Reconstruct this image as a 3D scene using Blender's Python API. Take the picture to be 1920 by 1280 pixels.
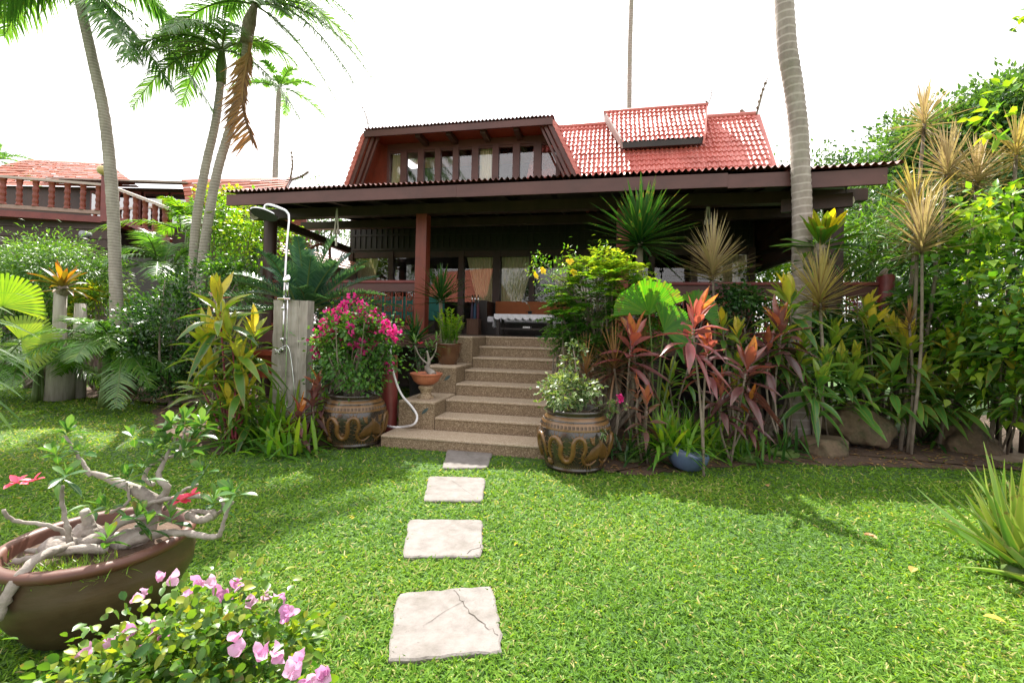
import bpy, math, random
import numpy as np
sc = bpy.context.scene
for _o in list(bpy.data.objects):
    bpy.data.objects.remove(_o)
rad = math.radians

# ---------------------------------------------------------------- camera
F, CX, CY = 850., 960., 613.
PITCH, ROLL, EYE = .008, .022, 1.3
cam_d = bpy.data.cameras.new('camera')
cam = bpy.data.objects.new('camera', cam_d); sc.collection.objects.link(cam)
cam_d.sensor_width = 36.; cam_d.lens = 36. * F / 1920.
cam_d.shift_y = -(640. - CY) / 1920.
cam_d.clip_end = 2000.; cam_d.clip_start = .02
cam.location = (0, 0, EYE)
from mathutils import Matrix, Vector
cf = np.array([0, math.cos(PITCH), math.sin(PITCH)])
cu0 = np.array([0, -math.sin(PITCH), math.cos(PITCH)])
cr0 = np.array([1., 0, 0])
cr = cr0 * math.cos(ROLL) + cu0 * math.sin(ROLL)
cu = cu0 * math.cos(ROLL) - cr0 * math.sin(ROLL)
cam.rotation_euler = Matrix((cr, cu, -cf)).transposed().to_euler()
sc.camera = cam
sc.view_settings.view_transform = 'Standard'
sc.view_settings.look = 'None'
sc.view_settings.gamma = 1.0
sc.view_settings.exposure = 1.6
sc.cycles.max_bounces = 8
sc.cycles.transparent_max_bounces = 12
sc.cycles.sample_clamp_indirect = 6.0

# ---------------------------------------------------------------- sky and sun
SUN_EL, SUN_AZ = rad(52.5), rad(-22)
wld = bpy.data.worlds.new('World'); sc.world = wld; wld.use_nodes = True
wn = wld.node_tree; bg = wn.nodes['Background']
sky = wn.nodes.new('ShaderNodeTexSky'); sky.sky_type = 'NISHITA'; sky.sun_disc = False
sky.sun_elevation = SUN_EL; sky.sun_rotation = SUN_AZ
sky.air_density = 1.0; sky.dust_density = 6.0; sky.ozone_density = 1.0; sky.altitude = 0
hsv = wn.nodes.new('ShaderNodeHueSaturation'); hsv.inputs['Saturation'].default_value = .32
mixw = wn.nodes.new('ShaderNodeMix'); mixw.data_type = 'RGBA'; mixw.inputs[0].default_value = .75
wn.links.new(sky.outputs[0], hsv.inputs['Color'])
wn.links.new(hsv.outputs[0], mixw.inputs[6])
mixw.inputs[7].default_value = (6.4, 6.1, 6.1, 1)       # thin bright overcast veil
wn.links.new(mixw.outputs[2], bg.inputs['Color'])
bg.inputs['Strength'].default_value = .12
sl = bpy.data.lights.new('sun', 'SUN'); sun = bpy.data.objects.new('sun', sl); sc.collection.objects.link(sun)
sl.energy = 4.3; sl.angle = rad(.6); sl.color = (1., .95, .86)
sdir = Vector((math.sin(SUN_AZ) * math.cos(SUN_EL), math.cos(SUN_AZ) * math.cos(SUN_EL), math.sin(SUN_EL)))
sun.rotation_euler = sdir.to_track_quat('Z', 'Y').to_euler()

rng = np.random.default_rng(7)
C = sc.collection

# ---------------------------------------------------------------- survey helpers (photo measurements -> metres)
def ray(px, py): return cf + cr * ((px - CX) / F) - cu * ((py - CY) / F)
def at(px, py, d):
    v = ray(px, py); return np.array([0, 0, EYE]) + v * (d / v[1])
def gnd(px, py, z=0.):
    v = ray(px, py); return np.array([0, 0, EYE]) + v * ((z - EYE) / v[2])
HA = math.atan(.2)
HO = np.array([-.13, 7.5, 0.])
HX = np.array([math.cos(HA), -math.sin(HA), 0]); HY = np.array([math.sin(HA), math.cos(HA), 0])
def hw(x, y, z=0.): return HO + HX * x + HY * y + np.array([0, 0, z])

# ---------------------------------------------------------------- materials
def nodes_of(m):
    m.use_nodes = True; nt = m.node_tree; return nt, nt.nodes['Principled BSDF']
def ramp(nt, stops):
    r = nt.nodes.new('ShaderNodeValToRGB'); e = r.color_ramp.elements
    while len(e) < len(stops): e.new(.5)
    for i, (p, c) in enumerate(stops):
        e[i].position = p; e[i].color = (*c, 1)
    return r
def mat(name, stops, scale=6., stretch=(1, 1, 1), rough=.6, bump=.0, bscale=None, detail=6., metal=0., spec=.5, kind='noise', coat=0.):
    m = bpy.data.materials.new(name); nt, p = nodes_of(m); L = nt.links
    tc = nt.nodes.new('ShaderNodeTexCoord'); mp = nt.nodes.new('ShaderNodeMapping')
    mp.inputs['Scale'].default_value = stretch
    L.new(tc.outputs['Object'], mp.inputs[0])
    if kind == 'noise':
        tx = nt.nodes.new('ShaderNodeTexNoise'); tx.inputs['Scale'].default_value = scale; tx.inputs['Detail'].default_value = detail
        tx.inputs['Roughness'].default_value = .65; o = tx.outputs[0]
    else:
        tx = nt.nodes.new('ShaderNodeTexVoronoi'); tx.inputs['Scale'].default_value = scale
        sp = nt.nodes.new('ShaderNodeSeparateColor'); L.new(tx.outputs['Color'], sp.inputs[0]); o = sp.outputs[0]
    L.new(mp.outputs[0], tx.inputs['Vector'])
    r = ramp(nt, stops); L.new(o, r.inputs[0]); L.new(r.outputs[0], p.inputs['Base Color'])
    p.inputs['Roughness'].default_value = rough; p.inputs['Metallic'].default_value = metal
    p.inputs['Specular IOR Level'].default_value = spec
    p.inputs['Coat Weight'].default_value = coat; p.inputs['Coat Roughness'].default_value = .15
    if bump:
        b = nt.nodes.new('ShaderNodeBump'); b.inputs['Strength'].default_value = bump; b.inputs['Distance'].default_value = .02
        t2 = nt.nodes.new('ShaderNodeTexNoise'); t2.inputs['Scale'].default_value = bscale or scale * 3; t2.inputs['Detail'].default_value = 8
        L.new(mp.outputs[0], t2.inputs['Vector']); L.new(t2.outputs[0], b.inputs['Height']); L.new(b.outputs[0], p.inputs['Normal'])
    return m
def leafmat(name, stops, edge=None, tip=None, trans=.4, rough=.38, glow=(1.9, 1.7, .55), vein=None, spec=.45, spots=0.):
    m = bpy.data.materials.new(name); nt, p = nodes_of(m); L = nt.links
    a = nt.nodes.new('ShaderNodeAttribute'); a.attribute_name = 'leaf'
    s = nt.nodes.new('ShaderNodeSeparateColor'); L.new(a.outputs['Color'], s.inputs[0])
    tc = nt.nodes.new('ShaderNodeTexCoord')
    nz = nt.nodes.new('ShaderNodeTexNoise'); nz.inputs['Scale'].default_value = 9.; nz.inputs['Detail'].default_value = 5
    L.new(tc.outputs['Object'], nz.inputs['Vector'])
    ad = nt.nodes.new('ShaderNodeMath'); ad.operation = 'MULTIPLY_ADD'; ad.inputs[1].default_value = .35
    L.new(nz.outputs[0], ad.inputs[0])
    su = nt.nodes.new('ShaderNodeMath'); su.operation = 'SUBTRACT'; su.inputs[1].default_value = .175
    L.new(s.outputs[0], su.inputs[0]); L.new(su.outputs[0], ad.inputs[2])
    r = ramp(nt, stops); L.new(ad.outputs[0], r.inputs[0]); col = r.outputs[0]
    def mixin(col, fac, lo, hi, c, amt):
        mr = nt.nodes.new('ShaderNodeMapRange'); mr.inputs[1].default_value = lo; mr.inputs[2].default_value = hi
        mr.inputs[4].default_value = amt
        L.new(fac, mr.inputs[0])
        mx = nt.nodes.new('ShaderNodeMix'); mx.data_type = 'RGBA'
        L.new(mr.outputs[0], mx.inputs[0]); L.new(col, mx.inputs[6]); mx.inputs[7].default_value = (*c, 1)
        return mx.outputs[2]
    if edge: col = mixin(col, s.outputs[2], .72, 1., edge, .85)
    if tip: col = mixin(col, s.outputs[1], .72, 1., tip, .9)
    if vein: col = mixin(col, s.outputs[2], .22, .0, vein, .8)
    if spots:
        n2 = nt.nodes.new('ShaderNodeTexNoise'); n2.inputs['Scale'].default_value = 17.; n2.inputs['Detail'].default_value = 6; n2.inputs['Roughness'].default_value = .7
        L.new(tc.outputs['Object'], n2.inputs['Vector'])
        # more blotches towards the tip of the leaf, as leaves wither from there
        am = nt.nodes.new('ShaderNodeMath'); am.operation = 'MULTIPLY_ADD'; am.inputs[1].default_value = .14; L.new(s.outputs[1], am.inputs[0]); L.new(n2.outputs[0], am.inputs[2])
        col = mixin(col, am.outputs[0], .66, .74, (.17, .105, .045), spots)
    L.new(col, p.inputs['Base Color']); p.inputs['Roughness'].default_value = rough
    p.inputs['Specular IOR Level'].default_value = spec
    tr = nt.nodes.new('ShaderNodeBsdfTranslucent')
    mm = nt.nodes.new('ShaderNodeMix'); mm.data_type = 'RGBA'; mm.blend_type = 'MULTIPLY'; mm.inputs[0].default_value = 1.
    L.new(col, mm.inputs[6]); mm.inputs[7].default_value = (*glow, 1); L.new(mm.outputs[2], tr.inputs['Color'])
    ms = nt.nodes.new('ShaderNodeMixShader'); ms.inputs[0].default_value = trans
    L.new(p.outputs[0], ms.inputs[1]); L.new(tr.outputs[0], ms.inputs[2])
    L.new(ms.outputs[0], nt.nodes['Material Output'].inputs['Surface'])
    return m
def flat(name, c, rough=.5, metal=0., spec=.5, coat=0.):
    d = tuple(x * .8 for x in c)
    return mat(name, [(.3, d), (.7, c)], scale=14, rough=rough, metal=metal, spec=spec, coat=coat)
def glassmat(name, refl=.10, tint=(.9, .92, .95)):
    m = bpy.data.materials.new(name); nt, p = nodes_of(m); L = nt.links
    t = nt.nodes.new('ShaderNodeBsdfTransparent'); t.inputs[0].default_value = (*tint, 1)
    g = nt.nodes.new('ShaderNodeBsdfGlossy'); g.inputs['Roughness'].default_value = .015
    ms = nt.nodes.new('ShaderNodeMixShader'); fr = nt.nodes.new('ShaderNodeLayerWeight'); fr.inputs[0].default_value = .35
    mr = nt.nodes.new('ShaderNodeMapRange'); mr.inputs[3].default_value = refl - .045; mr.inputs[4].default_value = .9
    L.new(fr.outputs['Fresnel'], mr.inputs[0]); L.new(mr.outputs[0], ms.inputs[0])
    L.new(t.outputs[0], ms.inputs[1]); L.new(g.outputs[0], ms.inputs[2])
    L.new(ms.outputs[0], nt.nodes['Material Output'].inputs['Surface'])
    return m

M = {}
M['darkwood'] = mat('dark_wood', [(.25, (.028, .012, .009)), (.75, (.065, .026, .018))], 5, (1, 1, .15), .5, .15)
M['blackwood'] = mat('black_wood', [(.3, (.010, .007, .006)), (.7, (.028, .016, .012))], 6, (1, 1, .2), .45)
M['redwood'] = mat('red_wood', [(.2, (.13, .022, .010)), (.8, (.25, .048, .020))], 4, (3, 3, .25), .42, .12)
M['maroon'] = mat('maroon_paint', [(.3, (.075, .026, .022)), (.7, (.12, .046, .040))], 3, (.4, 1, 1), .5, .08)
M['redpaint'] = mat('red_paint', [(.3, (.13, .022, .020)), (.7, (.21, .042, .036))], 4, rough=.42)
M['tile'] = mat('roof_tile', [(.2, (.40, .095, .08)), (.5, (.54, .155, .13)), (.8, (.64, .24, .21))], 3.5, rough=.47, bump=.1, bscale=30)
M['tile_far'] = mat('roof_tile_far', [(.2, (.27, .065, .034)), (.8, (.44, .125, .070))], 2.5, rough=.6, bump=.1, bscale=20)
M['sheet'] = mat('corrugated_sheet', [(.2, (.13, .036, .030)), (.8, (.23, .07, .055))], 5, rough=.35)
M['pebble'] = mat('pebble_wash', [(0, (.16, .105, .058)), (.4, (.28, .20, .12)), (.75, (.38, .285, .18)), (1, (.50, .41, .29))], 120, rough=.75, bump=.3, bscale=150, kind='voronoi')
M['slab'] = mat('concrete', [(.2, (.115, .102, .094)), (.5, (.178, .161, .150)), (.85, (.235, .217, .206))], 13, rough=.85, bump=.25, bscale=60)
M['soil'] = mat('soil', [(.25, (.045, .026, .016)), (.6, (.10, .062, .040)), (.85, (.17, .11, .075))], 5, rough=.95, bump=.9, bscale=30)
M['sandpath'] = mat('sand', [(.3, (.24, .17, .11)), (.7, (.38, .29, .21))], 6, rough=.9, bump=.4, bscale=60)
M['turf'] = mat('turf', [(.25, (.025, .060, .012)), (.55, (.045, .11, .016)), (.85, (.11, .13, .035))], 11, rough=.9, bump=.8, bscale=60)
M['trunk'] = None
M['chrome'] = flat('chrome', (.75, .76, .78), .12, 1.)
M['grey_plastic'] = flat('grey_plastic', (.07, .065, .06), .45)
M['white_paint'] = flat('white_paint', (.75, .73, .72), .5)
M['white_cloth'] = flat('white_cloth', (.78, .77, .82), .8)
M['curtain'] = leafmat('curtain_cloth', [(0, (.62, .55, .33)), (1, (.82, .76, .54))], trans=.08, rough=.8, glow=(1, .95, .7), spec=.1)
M['orange'] = flat('orange_fabric', (.36, .105, .030), .75)
M['teal'] = flat('teal_fabric', (.02, .16, .13), .7)
M['terracotta'] = mat('terracotta', [(.3, (.34, .10, .05)), (.7, (.52, .19, .10))], 8, rough=.7, bump=.1)
M['brownglaze'] = mat('brown_glaze', [(.3, (.055, .022, .010)), (.7, (.12, .052, .022))], 4, rough=.25, coat=.4)
M['potclay'] = mat('pot_clay', [(.2, (.034, .020, .011)), (.55, (.060, .034, .017)), (.85, (.11, .060, .027))], 3, (1, 1, 3.5), .45, .12)
M['potrim'] = mat('pot_rim', [(.2, (.07, .026, .017)), (.8, (.13, .050, .031))], 6, rough=.5, bump=.1)
M['jarglaze'] = mat('jar_glaze', [(.2, (.012, .010, .009)), (.55, (.030, .022, .017)), (.85, (.075, .042, .020))], 5, rough=.24, coat=.5, bump=.1)
M['gold'] = mat('gold_glaze', [(.25, (.06, .030, .009)), (.7, (.17, .085, .022))], 14, rough=.4, coat=.2)
M['ochre'] = mat('ochre_glaze', [(.25, (.10, .052, .018)), (.7, (.20, .105, .038))], 8, rough=.35, coat=.3)
M['bluepot'] = flat('blue_glaze', (.10, .14, .26), .3, coat=.4)
M['blackpot'] = flat('black_pot', (.012, .012, .014), .5)
M['driftwood'] = mat('weathered_wood', [(.15, (.15, .13, .11)), (.5, (.36, .33, .29)), (.8, (.52, .49, .45))], 7, (2.2, 2.2, .22), .85, .5, 22)
M['hose'] = flat('white_hose', (.74, .72, .74), .4)
M['brass'] = flat('brass', (.42, .32, .12), .3, .8)
M['rock'] = mat('rock', [(.2, (.045, .032, .020)), (.5, (.13, .092, .055)), (.8, (.27, .21, .14))], 6, rough=.9, bump=.8, bscale=14)
M['bark'] = mat('bark', [(.2, (.075, .055, .040)), (.5, (.19, .155, .12)), (.85, (.34, .30, .25))], 14, (1, 1, .5), .9, .6, 40)
M['adbark'] = mat('adenium_bark', [(.2, (.12, .10, .085)), (.5, (.27, .235, .205)), (.85, (.44, .41, .37))], 12, rough=.75, bump=.5, bscale=40)
M['greenstem'] = flat('green_stem', (.10, .16, .04), .5)
M['redstem'] = flat('red_stem', (.22, .03, .05), .5)
M['glass'] = glassmat('window_glass', .055, (1, 1, 1))
M['glassup'] = glassmat('upper_glass', .10, (1, 1, 1))
M['lamp'] = flat('lamp_bowl', (.60, .56, .42), .4)
M['wicker'] = mat('wicker', [(.3, (.07, .032, .018)), (.7, (.17, .085, .05))], 3, (40, 40, 1), .7)
M['purple'] = flat('lilac_petal', (.42, .22, .46), .6)

def stain(m, scale, lo, hi, c, amt):
    nt = m.node_tree; p = nt.nodes['Principled BSDF']; L = nt.links; src = p.inputs['Base Color'].links[0].from_socket
    tc = nt.nodes.new('ShaderNodeTexCoord'); n2 = nt.nodes.new('ShaderNodeTexNoise'); n2.inputs['Scale'].default_value = scale; n2.inputs['Detail'].default_value = 9; n2.inputs['Roughness'].default_value = .7
    L.new(tc.outputs['Object'], n2.inputs['Vector']); r = ramp(nt, [(lo, (0, 0, 0)), (hi, (amt, amt, amt))]); L.new(n2.outputs[0], r.inputs[0])
    mx = nt.nodes.new('ShaderNodeMix'); mx.data_type = 'RGBA'; L.new(r.outputs[0], mx.inputs[0]); L.new(src, mx.inputs[6]); mx.inputs[7].default_value = (*c, 1); L.new(mx.outputs[2], p.inputs['Base Color'])
stain(M['slab'], 4.5, .5, .68, (.085, .075, .058), .55); stain(M['slab'], 60, .62, .7, (.06, .05, .04), .6)
stain(M['tile'], 1.3, .5, .75, (.26, .075, .06), .55); stain(M['tile'], 9, .6, .72, (.20, .11, .08), .5)
stain(M['rock'], 3.2, .48, .62, (.035, .040, .016), .8); stain(M['maroon'], 2.2, .5, .75, (.045, .022, .020), .6); stain(M['redwood'], 3., .5, .75, (.08, .022, .014), .6)
stain(M['potclay'], 2.5, .5, .72, (.10, .075, .045), .5); stain(M['potrim'], 9, .52, .7, (.09, .055, .04), .6)
def trunkmat(name, c0, c1, rings=.06, moss=None):
    m = mat(name, [(.2, tuple(x * .62 for x in c0)), (.5, c0), (.85, c1)], 9, (1, 1, .35), .85, .45, 24)
    nt = m.node_tree; p = nt.nodes['Principled BSDF']; L = nt.links
    src = p.inputs['Base Color'].links[0].from_socket
    tc = nt.nodes.new('ShaderNodeTexCoord'); w = nt.nodes.new('ShaderNodeTexWave'); w.bands_direction = 'Z'
    w.inputs['Scale'].default_value = .314 / rings; w.inputs['Distortion'].default_value = 3.2; w.inputs['Detail'].default_value = 3; w.inputs['Detail Scale'].default_value = .8
    L.new(tc.outputs['Object'], w.inputs['Vector'])
    r = ramp(nt, [(0, (.0, .0, .0)), (.82, (0, 0, 0)), (.95, (1, 1, 1))]); L.new(w.outputs['Fac'], r.inputs[0])
    mx = nt.nodes.new('ShaderNodeMix'); mx.data_type = 'RGBA'
    mu = nt.nodes.new('ShaderNodeMath'); mu.operation = 'MULTIPLY'; mu.inputs[1].default_value = .38
    L.new(r.outputs[0], mu.inputs[0]); L.new(mu.outputs[0], mx.inputs[0]); L.new(src, mx.inputs[6]); mx.inputs[7].default_value = (*[min(1, x * 1.5) for x in c1], 1)
    out = mx.outputs[2]
    if moss:
        n2 = nt.nodes.new('ShaderNodeTexNoise'); n2.inputs['Scale'].default_value = 2.2; n2.inputs['Detail'].default_value = 6
        L.new(tc.outputs['Object'], n2.inputs['Vector'])
        r2 = ramp(nt, [(.48, (0, 0, 0)), (.7, (.5, .5, .5))]); L.new(n2.outputs[0], r2.inputs[0])
        m2 = nt.nodes.new('ShaderNodeMix'); m2.data_type = 'RGBA'; L.new(r2.outputs[0], m2.inputs[0]); L.new(out, m2.inputs[6]); m2.inputs[7].default_value = (*moss, 1); out = m2.outputs[2]
    L.new(out, p.inputs['Base Color'])
    return m
M['palmtrunk'] = trunkmat('palm_trunk', (.27, .24, .205), (.40, .37, .33), .055)
M['cocotrunk'] = trunkmat('coconut_trunk', (.27, .225, .20), (.40, .355, .33), .10, (.235, .235, .17))

G3 = lambda a, b, c: [(.0, a), (.5, b), (1., c)]
M['lf_green'] = leafmat('leaf_green', G3((.024, .085, .016), (.06, .17, .028), (.14, .28, .04)))
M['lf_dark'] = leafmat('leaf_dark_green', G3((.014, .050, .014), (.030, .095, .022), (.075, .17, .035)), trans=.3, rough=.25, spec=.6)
M['lf_bright'] = leafmat('leaf_bright_green', G3((.045, .14, .015), (.10, .26, .022), (.26, .38, .03)), trans=.45, spots=.75)
M['lf_yellow'] = leafmat('leaf_yellow_green', G3((.06, .15, .02), (.18, .28, .025), (.46, .42, .03)), trans=.45)
M['lf_palm'] = leafmat('leaf_palm', G3((.030, .10, .024), (.065, .18, .04), (.16, .30, .07)), trans=.45, rough=.3, spots=.75)
M['lf_date'] = leafmat('leaf_date', G3((.03, .10, .018), (.075, .19, .03), (.20, .30, .06)), trans=.35, rough=.22, spec=.7)
M['lf_cordy_lime'] = leafmat('leaf_cordyline_lime', [(0, (.035, .11, .022)), (.4, (.10, .22, .03)), (.75, (.30, .36, .045)), (1, (.58, .50, .06))], trans=.42, rough=.28, edge=(.30, .24, .05), spots=.75)
M['lf_dry'] = leafmat('leaf_dry', G3((.13, .065, .03), (.34, .20, .075), (.52, .38, .14)), trans=.3, rough=.7, glow=(1.5, 1.2, .7))
M['lf_cycad'] = leafmat('leaf_cycad', G3((.020, .062, .040), (.045, .125, .080), (.10, .20, .14)), trans=.25, rough=.25, spec=.6)
M['lf_bamboo'] = leafmat('leaf_bamboo', G3((.025, .085, .012), (.07, .18, .025), (.17, .30, .05)), trans=.4)
M['lf_cordy_green'] = leafmat('leaf_cordyline_green', [(0, (.045, .145, .035)), (.45, (.10, .27, .05)), (.75, (.24, .38, .055)), (1, (.52, .48, .07))], trans=.4, rough=.26, spec=.6, edge=(.22, .30, .06), vein=(.16, .22, .04), spots=.75)
M['lf_cordy_olive'] = leafmat('leaf_cordyline_olive', [(0, (.045, .14, .038)), (.45, (.115, .25, .045)), (.75, (.30, .36, .05)), (1, (.60, .50, .06))], trans=.42, rough=.28, edge=(.30, .24, .05), spots=.75)
M['lf_cordy_red'] = leafmat('leaf_cordyline_red', [(0, (.13, .060, .066)), (.4, (.27, .095, .10)), (.75, (.48, .14, .10)), (1, (.60, .28, .07))], trans=.36, rough=.25, edge=(.27, .06, .085), glow=(1.4, 1., .7), spec=.7, spots=.75)
M['lf_cordy_burg'] = leafmat('leaf_cordyline_burgundy', [(0, (.075, .048, .046)), (.5, (.17, .070, .070)), (.8, (.32, .10, .065)), (1, (.60, .26, .05))], trans=.34, rough=.25, edge=(.16, .05, .06), glow=(1.4, 1., .7), spec=.7, spots=.75)
M['lf_cordy_pink'] = leafmat('leaf_cordyline_brown', [(0, (.11, .055, .045)), (.6, (.25, .14, .10)), (1, (.45, .11, .035))], trans=.35, rough=.4, glow=(1.4, 1.1, .7))
M['lf_tricolor'] = leafmat('leaf_tricolor', [(0, (.12, .14, .04)), (.5, (.33, .29, .12)), (1, (.46, .42, .14))], edge=(.42, .22, .17), trans=.35, rough=.4, glow=(1.5, 1.3, .6), spots=.75)
M['lf_tri_yel'] = leafmat('leaf_tricolor_gold', [(0, (.20, .19, .08)), (.5, (.40, .33, .18)), (1, (.54, .46, .27))], edge=(.48, .30, .24), trans=.3, rough=.35, glow=(1.2, 1.1, .7), spots=.75)
M['lf_margred'] = leafmat('leaf_marginata_red', [(0, (.09, .06, .035)), (.5, (.22, .14, .075)), (1, (.40, .24, .08))], edge=(.30, .12, .09), trans=.3, rough=.4, glow=(1.5, 1.1, .6))
M['lf_yucca'] = leafmat('leaf_yucca', G3((.007, .038, .010), (.018, .082, .018), (.06, .16, .025)), trans=.25, rough=.25, edge=(.10, .17, .03), spec=.6, spots=.75)
M['lf_fan'] = leafmat('leaf_fan', G3((.02, .11, .010), (.05, .19, .015), (.16, .28, .02)), trans=.5, rough=.35, glow=(1.9, 2., .4), spots=.75)
M['lf_fanyel'] = leafmat('leaf_fan_yellow', G3((.07, .18, .015), (.16, .30, .02), (.32, .40, .03)), trans=.45, rough=.35)
M['lf_varieg'] = leafmat('leaf_variegated', G3((.03, .085, .02), (.08, .16, .04), (.18, .26, .09)), edge=(.55, .54, .36), trans=.3, rough=.45)
M['lf_aloe'] = leafmat('leaf_aloe', G3((.06, .17, .03), (.13, .27, .045), (.27, .36, .06)), edge=(.34, .34, .10), trans=.15, rough=.4, spots=.75)
M['lf_fern'] = leafmat('leaf_birdnest', [(0, (.022, .085, .012)), (.5, (.07, .17, .018)), (.8, (.30, .33, .02)), (1, (.62, .50, .02))], trans=.4, rough=.35, vein=(.05, .03, .015), spots=.75)
M['lf_brom'] = leafmat('leaf_bromeliad', [(0, (.04, .055, .012)), (.5, (.14, .11, .015)), (1, (.42, .20, .02))], tip=(.34, .07, .02), trans=.35, rough=.35)
M['lf_adenium'] = leafmat('leaf_adenium', G3((.018, .075, .020), (.05, .15, .035), (.14, .27, .07)), trans=.35, rough=.3, vein=(.16, .25, .08), spots=.75)
M['lf_tree'] = leafmat('leaf_tree', G3((.020, .065, .022), (.055, .14, .035), (.13, .24, .06)), trans=.35)
M['lf_tree_dark'] = leafmat('leaf_tree_dark', G3((.012, .042, .012), (.035, .095, .020), (.10, .19, .035)), trans=.3)
M['fl_magenta'] = leafmat('bract_magenta', G3((.42, .012, .14), (.66, .03, .26), (.78, .10, .40)), trans=.4, rough=.6, glow=(1.2, .9, 1.))
M['fl_pink'] = leafmat('bract_pink', G3((.52, .24, .45), (.66, .37, .58), (.80, .56, .72)), trans=.4, rough=.6, glow=(1.1, .9, 1.))
M['fl_red'] = leafmat('petal_red', G3((.60, .03, .09), (.74, .08, .16), (.80, .30, .34)), trans=.3, rough=.5, glow=(1.2, .9, .9))
M['fl_yellow'] = leafmat('petal_yellow', G3((.66, .42, .01), (.78, .58, .02), (.82, .68, .06)), trans=.35, rough=.5, glow=(1.1, 1., .5))
M['lf_fgbush'] = leafmat('leaf_foreground_bush', G3((.03, .10, .015), (.10, .20, .025), (.34, .36, .04)), trans=.42, spots=.75)
M['grass'] = leafmat('grass_blade', [(0, (.045, .115, .012)), (.45, (.115, .25, .020)), (.85, (.22, .35, .045)), (1, (.42, .38, .16))], trans=.42, rough=.55, glow=(1.7, 1.5, .5), spec=.22)
M['fallen'] = leafmat('fallen_leaf', [(0, (.34, .20, .09)), (1, (.55, .40, .06))], trans=.2, rough=.6)

# ---------------------------------------------------------------- mesh builder
def nrm(a):
    return a / np.maximum(np.linalg.norm(a, axis=-1, keepdims=True), 1e-9)
class MB:
    def __init__(s): s.v = []; s.q = []; s.t = []; s.c = []; s.n = 0
    def add(s, v, q=None, t=None, c=None):
        v = np.asarray(v, float).reshape(-1, 3)
        if q is not None and len(q): s.q.append(np.asarray(q, int).reshape(-1, 4) + s.n)
        if t is not None and len(t): s.t.append(np.asarray(t, int).reshape(-1, 3) + s.n)
        if c is None: c = np.tile([.5, .5, .5], (len(v), 1))
        s.v.append(v); s.c.append(np.asarray(c, float).reshape(-1, 3)); s.n += len(v); return s
    def build(s, name, m, parent=None, smooth=False, loc=None, bevel=0.):
        me = bpy.data.meshes.new(name)
        v = np.concatenate(s.v); c = np.concatenate(s.c)
        q = np.concatenate(s.q) if s.q else np.zeros((0, 4), int)
        t = np.concatenate(s.t) if s.t else np.zeros((0, 3), int)
        me.vertices.add(len(v)); me.vertices.foreach_set('co', v.astype(np.float32).ravel())
        me.loops.add(q.size + t.size)
        me.loops.foreach_set('vertex_index', np.concatenate([q.ravel(), t.ravel()]).astype(np.int32))
        nf = len(q) + len(t); me.polygons.add(nf)
        st = np.concatenate([np.arange(len(q)) * 4, q.size + np.arange(len(t)) * 3]).astype(np.int32)
        me.polygons.foreach_set('loop_start', st)
        sm = smooth or (isinstance(m, str) and (m[:3] in ('lf_', 'fl_') or m == 'grass'))
        me.polygons.foreach_set('use_smooth', np.full(nf, bool(sm)))
        me.update(calc_edges=True)
        a = me.color_attributes.new('leaf', 'FLOAT_COLOR', 'POINT')
        a.data.foreach_set('color', np.concatenate([c, np.ones((len(c), 1))], 1).astype(np.float32).ravel())
        me.materials.append(m if not isinstance(m, str) else M[m])
        o = bpy.data.objects.new(name, me); C.objects.link(o)
        if parent is not None: o.parent = parent
        if loc is not None: o.location = loc
        if bevel:
            b = o.modifiers.new('bevel', 'BEVEL'); b.width = bevel; b.segments = 2; b.limit_method = 'ANGLE'
        return o
def tag(o, label=None, cat=None, group=None, kind=None):
    if label: o['label'] = label
    if cat: o['category'] = cat
    if group: o['group'] = group
    if kind: o['kind'] = kind
    return o
def thing(name, label, cat, loc, group=None, rz=0.):
    o = bpy.data.objects.new(name, None); C.objects.link(o); o.empty_display_size = .1
    o.location = tuple(loc); o.rotation_euler = (0, 0, rz)
    return tag(o, label, cat, group)

def box(mb, x0, x1, y0, y1, z0, z1):
    v = [(x, y, z) for z in (z0, z1) for y in (y0, y1) for x in (x0, x1)]
    mb.add(v, [(0, 2, 3, 1), (4, 5, 7, 6), (0, 1, 5, 4), (2, 6, 7, 3), (0, 4, 6, 2), (1, 3, 7, 5)]); return mb
def slab4(mb, pts, th):
    """thick panel: four corners (counter-clockwise seen from outside) and a thickness backwards along the normal"""
    p = np.asarray(pts, float); n = nrm(np.cross(p[1] - p[0], p[3] - p[0])); b = p - n * th
    mb.add(np.concatenate([p, b]), [(0, 1, 2, 3), (7, 6, 5, 4), (0, 4, 5, 1), (1, 5, 6, 2), (2, 6, 7, 3), (3, 7, 4, 0)]); return mb
def bar(mb, a, b, w, h=None, up=(0, 0, 1)):
    a = np.asarray(a, float); b = np.asarray(b, float); h = h or w
    d = nrm(b - a); s = nrm(np.cross(d, up)); u = np.cross(s, d)
    v = [e + s * i * w / 2 + u * j * h / 2 for e in (a, b) for j in (-1, 1) for i in (-1, 1)]
    mb.add(v, [(0, 2, 3, 1), (4, 5, 7, 6), (0, 1, 5, 4), (2, 6, 7, 3), (0, 4, 6, 2), (1, 3, 7, 5)]); return mb
def smoothpath(pts, k=4):
    p = np.asarray(pts, float)
    if len(p) < 3: return p
    out = []
    e = np.concatenate([[2 * p[0] - p[1]], p, [2 * p[-1] - p[-2]]])
    for i in range(len(p) - 1):
        a, b, c, d = e[i:i + 4]
        for t in np.arange(k) / k:
            out.append(.5 * (2 * b + (c - a) * t + (2 * a - 5 * b + 4 * c - d) * t * t + (3 * b - a - 3 * c + d) * t ** 3))
    out.append(p[-1]); return np.array(out)
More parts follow.
